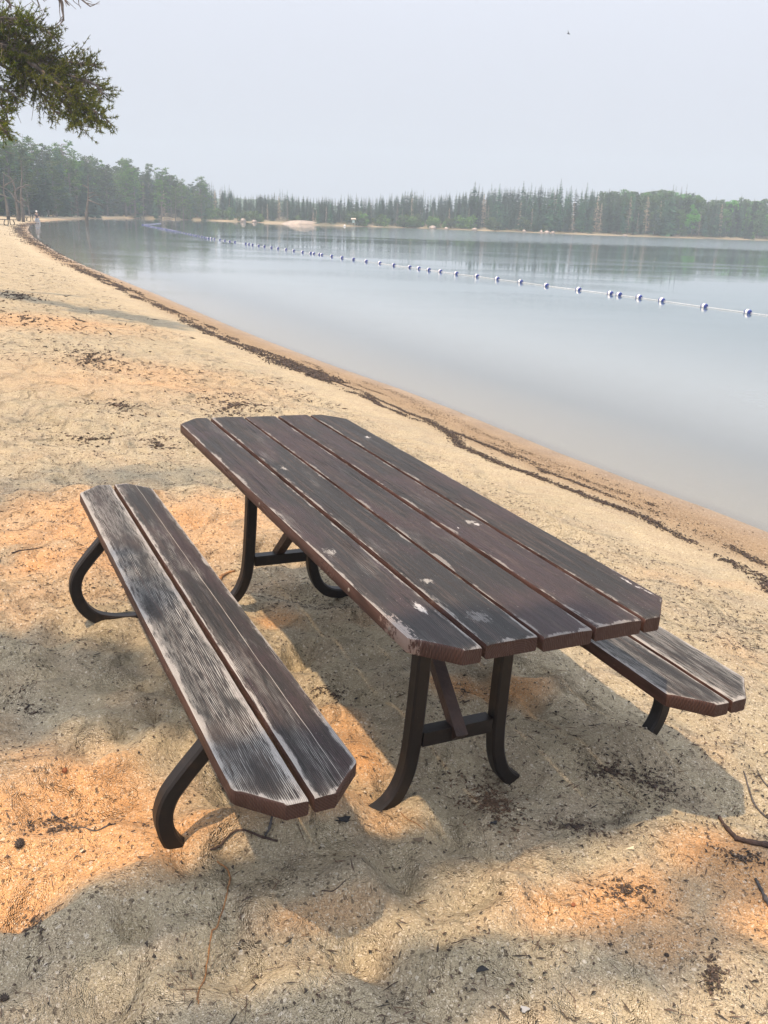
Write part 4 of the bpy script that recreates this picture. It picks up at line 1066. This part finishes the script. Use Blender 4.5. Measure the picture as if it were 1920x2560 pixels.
stick([(470,1862),(492,1880),(496,1905),(488,1940),(470,2000),(458,2050),(445,2100),(430,2140),(428,2170)], .0022, .0016, ROOT, 'creeping_root', 'long thin orange root snaking over the sand below the near bench leg', 'root', .0, .0008)
stick([(455,1838),(500,1812),(540,1806),(600,1822)], .0025, .0035, STICK, 'fallen_stick', 'brown twig lying under the near end of the bench', 'stick', .003, .001)
stick([(588,1768),(582,1792),(572,1808)], .004, .003, GSTICK, 'fallen_stick', 'small dark upright twig tip under the bench end', 'stick', .004)
stick([(110,1755),(150,1782),(200,1795),(250,1780)], .002, .002, GSTICK, 'fallen_stick', 'curved dark twig on the orange sand left of the bench leg', 'stick')
stick([(470,1252),(490,1240),(508,1234)], .009, .004, ROOT, 'bark_flake', 'reddish bark flake between bench and far table leg', 'bark')
stick([(695,1925),(720,1925),(748,1900)], .0016, .0012, STICK, 'fallen_stick', 'tiny bent twig on the grey sand below the table', 'stick')
stick([(975,2290*.89),(1005,2030),(1040,2040)], .0012, .0012, STICK, 'fallen_stick', 'hair-thin twig in the lower middle of the sand', 'stick')
stick([(865,1755),(890,1775),(915,1792)], .0012, .0012, ROOT, 'fallen_stick', 'hair-thin pale twig beside the front table foot', 'stick')
stick([(25,1195),(45,1188),(92,1182)], .004, .002, STICK, 'fallen_stick', 'short brown twig at the left edge beside the far bench end', 'stick')
stick([(185,1075),(240,1085),(290,1083)], .003, .002, STICK, 'fallen_stick', 'long thin twig on the sand above the bench end', 'stick')
def cone(u, v, r, mat, label):
    p = onsand(u*S, v*S); mb = MB(); n_ = 0
    e = empty('pine_cone', (p[0], p[1], p[2]), rs.random()*6)
    mb.sphere((0, 0, r*.55), r*.7, 10, 7, (1, 1.35, .8))
    for i in range(46):
        q = i/45; yy_ = (q*2-1)*r*.9; rr = r*.72*math.sqrt(max(.05, 1-(q*2-1)**2*.85)); a = i*2.4
        c0 = np.array([math.cos(a)*rr, yy_, math.sin(a)*rr*.85+r*.6]); o_ = np.array([math.cos(a), .5, math.sin(a)]); o_ /= np.linalg.norm(o_)
        s1_ = np.cross(o_, [0, 1, .01]); s1_ /= np.linalg.norm(s1_)
        mb.add([c0-s1_*r*.16, c0+s1_*r*.16, c0+o_*r*.36, c0-np.array([0, 1, 0])*r*.2], [(0, 1, 2), (0, 3, 1), (0, 2, 3), (1, 3, 2)])
    o = mb.build('cone_scales', mat, e); tag(e, label, 'pine cone')
CONE = simple('cone_brown', (.05, .036, .028), .8, .5, 60); CONE2 = simple('cone_orange', (.33, .12, .05), .8, .4, 60)
cone(42, 1828, .014, CONE, 'dark open pine cone at the left edge of the sand')
cone(140, 1667, .009, CONE2, 'small orange-red cone on the sand left of the bench')
cone(1440, 2295*.9, .006, CONE, 'tiny dark cone in the lower right of the sand')
cone(1238, 1957*1.0, .006, CONE2, 'tiny reddish cone on the sand below the needle heap')
cone(10, 2160, .010, CONE, 'dark lump of cone in the lower left corner')
def leaf(u, v, r, mat, name, label, catn, asp=.6, ang=.3):
    p = onsand(u*S, v*S); mb = MB(); V = []
    for k_ in range(10):
        a = k_/10*6.28; q = r*(1+.35*math.sin(3*a+u)); x_ = math.cos(a)*q; y_ = math.sin(a)*q*asp
        V.append((x_*math.cos(ang)-y_*math.sin(ang), x_*math.sin(ang)+y_*math.cos(ang), .004+.006*abs(math.sin(2*a))*r/.02))
    n_ = len(V); V2 = [(a_, b_, c_-.0015) for a_, b_, c_ in V]
    mb.add(V+V2, [tuple(range(n_)), tuple(range(2*n_-1, n_-1, -1))]+[(i, i+n_, (i+1) % n_+n_, (i+1) % n_) for i in range(n_)])
    o = mb.build(name, mat); o.location = (p[0], p[1], p[2]); tag(o, label, catn)
BLK = simple('charred', (.018, .018, .020), .8, .3, 60); PALE = simple('pale_chip', (.55, .47, .33), .7, .2, 60)
leaf(740, 1775, .024, BLK, 'bark_flake', 'black pointed bark flake in front of the bench end', 'bark', .45, .1)
leaf(1040, 2108*.995, .014, BLK, 'bark_flake', 'black flake on the sand at the lower middle', 'bark')
leaf(1062*1.005, 1780, .010, BLK, 'bark_flake', 'small black flake in front of the needle heap', 'bark')
leaf(1362, 1836, .013, PALE, 'wood_chip', 'pale cream chip on the sand right of the needle heap', 'chip', .4)
leaf(905, 1817, .014, simple('brown_chip', (.16, .12, .08), .8, .3, 60), 'bark_flake', 'flat brown flake left of the needle heap', 'bark', .6)
leaf(1120, 1700+52, .006, PALE, 'pebble', 'small pale pebble beside the right table foot', 'pebble', .6)
leaf(1133, 2530/S*.999, .010, simple('grey_pebble', (.35, .35, .34), .7, .2, 60), 'pebble', 'grey pebble at the bottom edge of the sand', 'pebble', .8)

# ------------------------------------------------------------------ far shore rocks, shelter, tables, person
ROCK = simple('granite', (.40, .33, .29), .85, .3, 1.2, (.26, .22, .20), .5)
def rock(u, dy, w_, h_, label, dpt=1.5):
    y_ = shore_y(u)+dy; p = atd(u, horizon(u), y_); mb = MB(); r_ = np.random.RandomState(int(u)); 
    mb.sphere((0, 0, 0), 1, 16, 10); V = mb.V[0]
    V = V*(1+.28*(fbm(V[:, 0]*1.5+u, V[:, 1]*1.5+V[:, 2], int(u), 3)-.5)[:, None]*2)
    V = V*np.array([w_*.75, dpt*.8, h_*.7])
    o = obj('boulder', V, mb.F, ROCK, None, True); o.location = (p[0], p[1], ZW+h_*.25); tag(o, label, 'boulder')
for (u_, w_, h_, lab) in [(608, .75, .8, 'rounded pale boulder at the far waterline left of the rock slab'), (636, .6, .55, 'second pale boulder just right of the rounded one at the waterline'), (1083, .95, .7, 'pale boulder at the end of the sandy strip on the far shore'), (1117, .55, .5, 'small boulder right of the pale one at the sandy strip'),
                        (1188, .8, .6, 'pale boulder below the dead spruces on the far shore'), (1312, .5, .6, 'white boulder at the foot of the broad spruces'), (1355, .35, .6, 'small white boulder in the row by the right spruces'), (1369, .8, .6, 'brownish boulder in the row by the right spruces'), (1384, .5, .55, 'rightmost boulder of the row by the right spruces'), (1565, .5, .4, 'low rock at the right part of the far waterline')]:
    rock(u_, .4, w_, h_, lab)
# bare rock slab
y_ = shore_y(762)+.8; p = atd(752, horizon(752), y_); mb = MB(); mb.sphere((0, 0, 0), 1, 30, 14); V = mb.V[0]
V = V*(1+.12*(fbm(V[:, 0]*2, V[:, 1]*2+V[:, 2], 3, 3)-.5)[:, None]*2)*np.array([4.4, 2.6, .95]); V[:, 0] += V[:, 2]*.9
o = obj('rock_slab', V, mb.F, simple('pale_granite', (.40, .33, .27), .85, .25, .8, (.27, .23, .20), .4), None, True); o.location = (p[0], p[1], ZW-.15); tag(o, 'long low bare pinkish rock slab on the far shore', 'rock')
p = atd(670, horizon(670), shore_y(670)+.6)
# little notice shelter
u_ = 884; y_ = shore_y(u_)+1.6; p = atd(u_, horizon(u_), y_); g_ = gz(p[0], p[1])
e = empty('notice_shelter', (p[0], p[1], g_)); e.scale = (.7, .7, .6); tag(e, 'small pale-roofed notice shelter among shrubs on the far shore', 'shelter')
mb = MB(); mb.box((-.75, -.5, 2.05), (.75, .5, 2.2)); mb.add([(-.75, -.5, 2.2), (.75, -.5, 2.2), (.75, .5, 2.2), (-.75, .5, 2.2), (-.62, 0, 2.5), (.62, 0, 2.5)], [(0, 1, 5, 4), (2, 3, 4, 5), (0, 4, 3), (1, 2, 5)])
mb.build('roof', simple('shelter_roof', (.62, .52, .45), .7, .2, 3), e)
for sx in (-.35, .35):
    mb = MB(); mb.box((sx-.05, -.05, -.1), (sx+.05, .05, 2.05)); mb.build('post', simple('shelter_post', (.32, .42, .38), .7, .2, 3), e)
mb = MB(); mb.box((-.30, -.02, .95), (.30, .02, 1.85)); mb.build('notice_board', simple('board_blue', (.45, .62, .60), .6, .15, 3), e)
mb = MB(); mb.sphere((0, 0, .12), .2, 12, 8); o = mb.build('marker_buoy', WHITE, None, True); p = atd(862, horizon(862), shore_y(862)-1.5); o.location = (p[0], p[1], ZW); tag(o, 'single white marker buoy floating near the shelter', 'buoy')
# driftwood logs
for (u_, ln, lab, a_) in [(424, 2.6, 'pale driftwood log with upturned end on the left far shore', .5), (395, 1.6, 'short driftwood log left of the upturned one', 1.2), (1700, 3., 'pale fallen trunk lying at the waterline on the right far shore', .2), (1775, 3.4, 'grey fallen trunk at the right far waterline, last before the edge', -.1)]:
    y_ = shore_y(u_)+.7; p = atd(u_, horizon(u_), y_); mb = MB()
    mb.tube([(-ln/2, 0, .05), (0, .1, .16), (ln/2, .0, .2+.25*a_)], [.12, .10, .05], 7); mb.tube([(.2*ln, 0, .15), (.3*ln, -.1, .7*a_+.3)], [.05, .02], 5)
    o = mb.build('driftwood_log', DEADB); o.location = (p[0], p[1], max(ZW, gz(p[0], p[1]))); tag(o, lab, 'driftwood')
# two simple far picnic tables
def far_table(p, rz, label):
    e = empty('picnic_table', p, rz); tag(e, label, 'picnic table')
    dm_ = simple('far_table_wood', (.045, .035, .03), .7, .3, 3)
    for k_ in range(5):
        mb = MB(); mb.box((-.37+k_*.15, -1.1, .70), (-.23+k_*.15, 1.1, .74)); mb.build('tabletop_plank', dm_, e)
    for s_ in (-1, 1):
        for q in (0, 1):
            mb = MB(); x_ = s_*(.50+q*.15); mb.box((min(x_, x_+s_*.14), -1.1, .42), (max(x_, x_+s_*.14), 1.1, .46)); mb.build('seat_plank', dm_, e)
        for y_ in (-.75, .75):
            mb = MB(); bent_tube(mb, [(s_*.14, .69), (s_*.15, .2), (s_*.2, .05), (s_*.33, 0), (s_*.6, 0), (s_*.78, .04), (s_*.84, .15), (s_*.76, .3), (s_*.66, .41)], y_, .03, .03); mb.build('leg_frame', PAINT, e)
def farspot(u, v, y0=40.):
    d = fw + (u-960)/F*ri - (v-1280)/F*up; y = y0
    while y < 170:
        p = CAM+d*(y/d[1])
        if p[2] <= max(gz(p[0], p[1]), ZW+.05): break
        y += .25
    return np.array([p[0], p[1], gz(p[0], p[1])])
fp = farspot(3, 562); far_table(tuple(fp), 1.45, 'dark picnic table at the left edge beyond the beach bend')
fp2 = atd(66, 540, 107.); fp2 = np.array([fp2[0], fp2[1], gz(fp2[0], fp2[1])]); far_table((fp2[0], fp2[1], fp2[2]), 1.2, 'far dark picnic table under the pines behind the seated person')
# person sitting on the sand bank, leaning forward
def person():
    p = atd(93, 546., 104.); p = np.array([p[0], p[1], gz(p[0], p[1])])
    e = empty('person', tuple(p), R(-75)); tag(e, 'person in white cap, dark top and grey-blue trousers sitting on a box below the pines', 'person')
    def skin(name, joints, edges, mat, parent):
        V = [j[0] for j in joints]; me = bpy.data.meshes.new(name); me.from_pydata(V, edges, []); me.materials.append(mat)
        o = bpy.data.objects.new(name, me); link(o, parent)
        m_ = o.modifiers.new('skin', 'SKIN'); 
        for i, j in enumerate(joints): me.skin_vertices[0].data[i].radius = (j[1], j[1]) if not isinstance(j[1], tuple) else j[1]
        me.skin_vertices[0].data[0].use_root = True
        s2 = o.modifiers.new('sub', 'SUBSURF'); s2.levels = 1; s2.render_levels = 1
        return o
    SK = simple('skin', (.45, .28, .20), .6, .1, 10); TOP = simple('dark_top', (.04, .045, .06), .8, .2, 10); TRO = simple('grey_trousers', (.26, .30, .38), .8, .2, 10); CAP = simple('white_cap', (.8, .8, .8), .7, .05, 10)
    # facing +x, seat height .40
    J = [((0, 0, .52), .13), ((.06, 0, .75), .14), ((.12, 0, .97), .15), ((.17, 0, 1.08), .06), ((.21, 0, 1.17), .085), ((.22, 0, 1.26), .085),
         ((.12, .17, 1.0), .06), ((.22, .22, .76), .045), ((.46, .16, .66), .035), ((.12, -.17, 1.0), .06), ((.22, -.22, .76), .045), ((.46, -.16, .66), .035),
         ((.04, .10, .48), .09), ((.46, .13, .52), .07), ((.60, .13, .08), .045), ((.78, .14, .05), .035), ((.04, -.10, .48), .09), ((.46, -.13, .52), .07), ((.56, -.13, .08), .045), ((.74, -.14, .05), .035), ((.54, .14, .64), .03), ((.54, -.14, .64), .03)]
    Ed = [(0, 1), (1, 2), (2, 3), (3, 4), (4, 5), (2, 6), (6, 7), (7, 8), (8, 20), (2, 9), (9, 10), (10, 11), (11, 21), (0, 12), (12, 13), (13, 14), (14, 15), (0, 16), (16, 17), (17, 18), (18, 19)]
    skin('body', J, Ed, SK, e)
    skin('shirt', [((0, 0, .50), .145), ((.06, 0, .75), .155), ((.12, 0, .98), .165), ((.12, .17, 1.0), .075), ((.22, .22, .77), .06), ((.12, -.17, 1.0), .075), ((.22, -.22, .77), .06)], [(0, 1), (1, 2), (2, 3), (3, 4), (2, 5), (5, 6)], TOP, e)
    skin('trousers', [((0, 0, .50), .15), ((.04, .10, .48), .105), ((.46, .13, .52), .085), ((.58, .13, .14), .065), ((.04, -.10, .48), .105), ((.46, -.13, .52), .085), ((.55, -.13, .14), .065)], [(0, 1), (1, 2), (2, 3), (0, 4), (4, 5), (5, 6)], TRO, e)
    mb = MB(); mb.sphere((.22, 0, 1.30), .115, 14, 8, (1.05, .95, .75)); mb.sphere((.34, 0, 1.285), .07, 10, 6, (1.2, 1, .15)); mb.build('cap', CAP, e, True)
    for s_ in (-1, 1):
        mb = MB(); mb.sphere((.70 if s_ > 0 else .66, .14*s_, .05), .06, 10, 6, (2.2, .9, .9)); mb.build('shoe', simple('dark_shoe', (.03, .03, .03), .6, .1, 10), e, True)
    b_ = MB(); b_.box((-.32, -.26, 0), (.24, .26, .34)); b_.box((-.34, -.28, .342), (.26, .28, .39)); o = b_.build('storage_box', simple('pale_box', (.50, .50, .50), .6, .15, 4)); o.location = p; o.rotation_euler = (0, 0, R(-75))
    tag(o, 'pale cool box under the seated person', 'box')
person()

mb = MB(); mb.sphere((0, 0, 0), .05, 8, 6, (1, 2.8, .9)); mb.add([(-.02, .04, 0), (-.02, -.06, 0), (-.30, -.03, .10), (.02, .04, 0), (.02, -.06, 0), (.30, -.03, .10), (-.02, 0, .02), (.02, 0, .02)], [(0, 2, 6), (6, 2, 1), (0, 1, 2), (3, 7, 5), (7, 4, 5), (3, 5, 4)])
o = mb.build('bird', simple('bird_grey', (.12, .12, .13), .8, .1, 10)); p = atd(1421, 84, 75.); o.location = tuple(p); o.rotation_euler = (.2, .5, .9); tag(o, 'tiny dark bird flying high in the hazy sky', 'bird')
# ------------------------------------------------------------------ haze
mb = MB(); mb.box((-190, -25, -8), (320, 500, 34))
t = NT('haze'); 
vol = t.n('VolumePrincipled', {'Color': (.74, .89, 1., 1), 'Density': .0015, 'Anisotropy': .0})
t.t.links.new(vol.outputs[0], t.out.inputs['Volume'])
hz = mb.build('haze', t.m); tag(hz, kind='stuff')
print('trees', cnt, 'objects', len(bpy.data.objects))
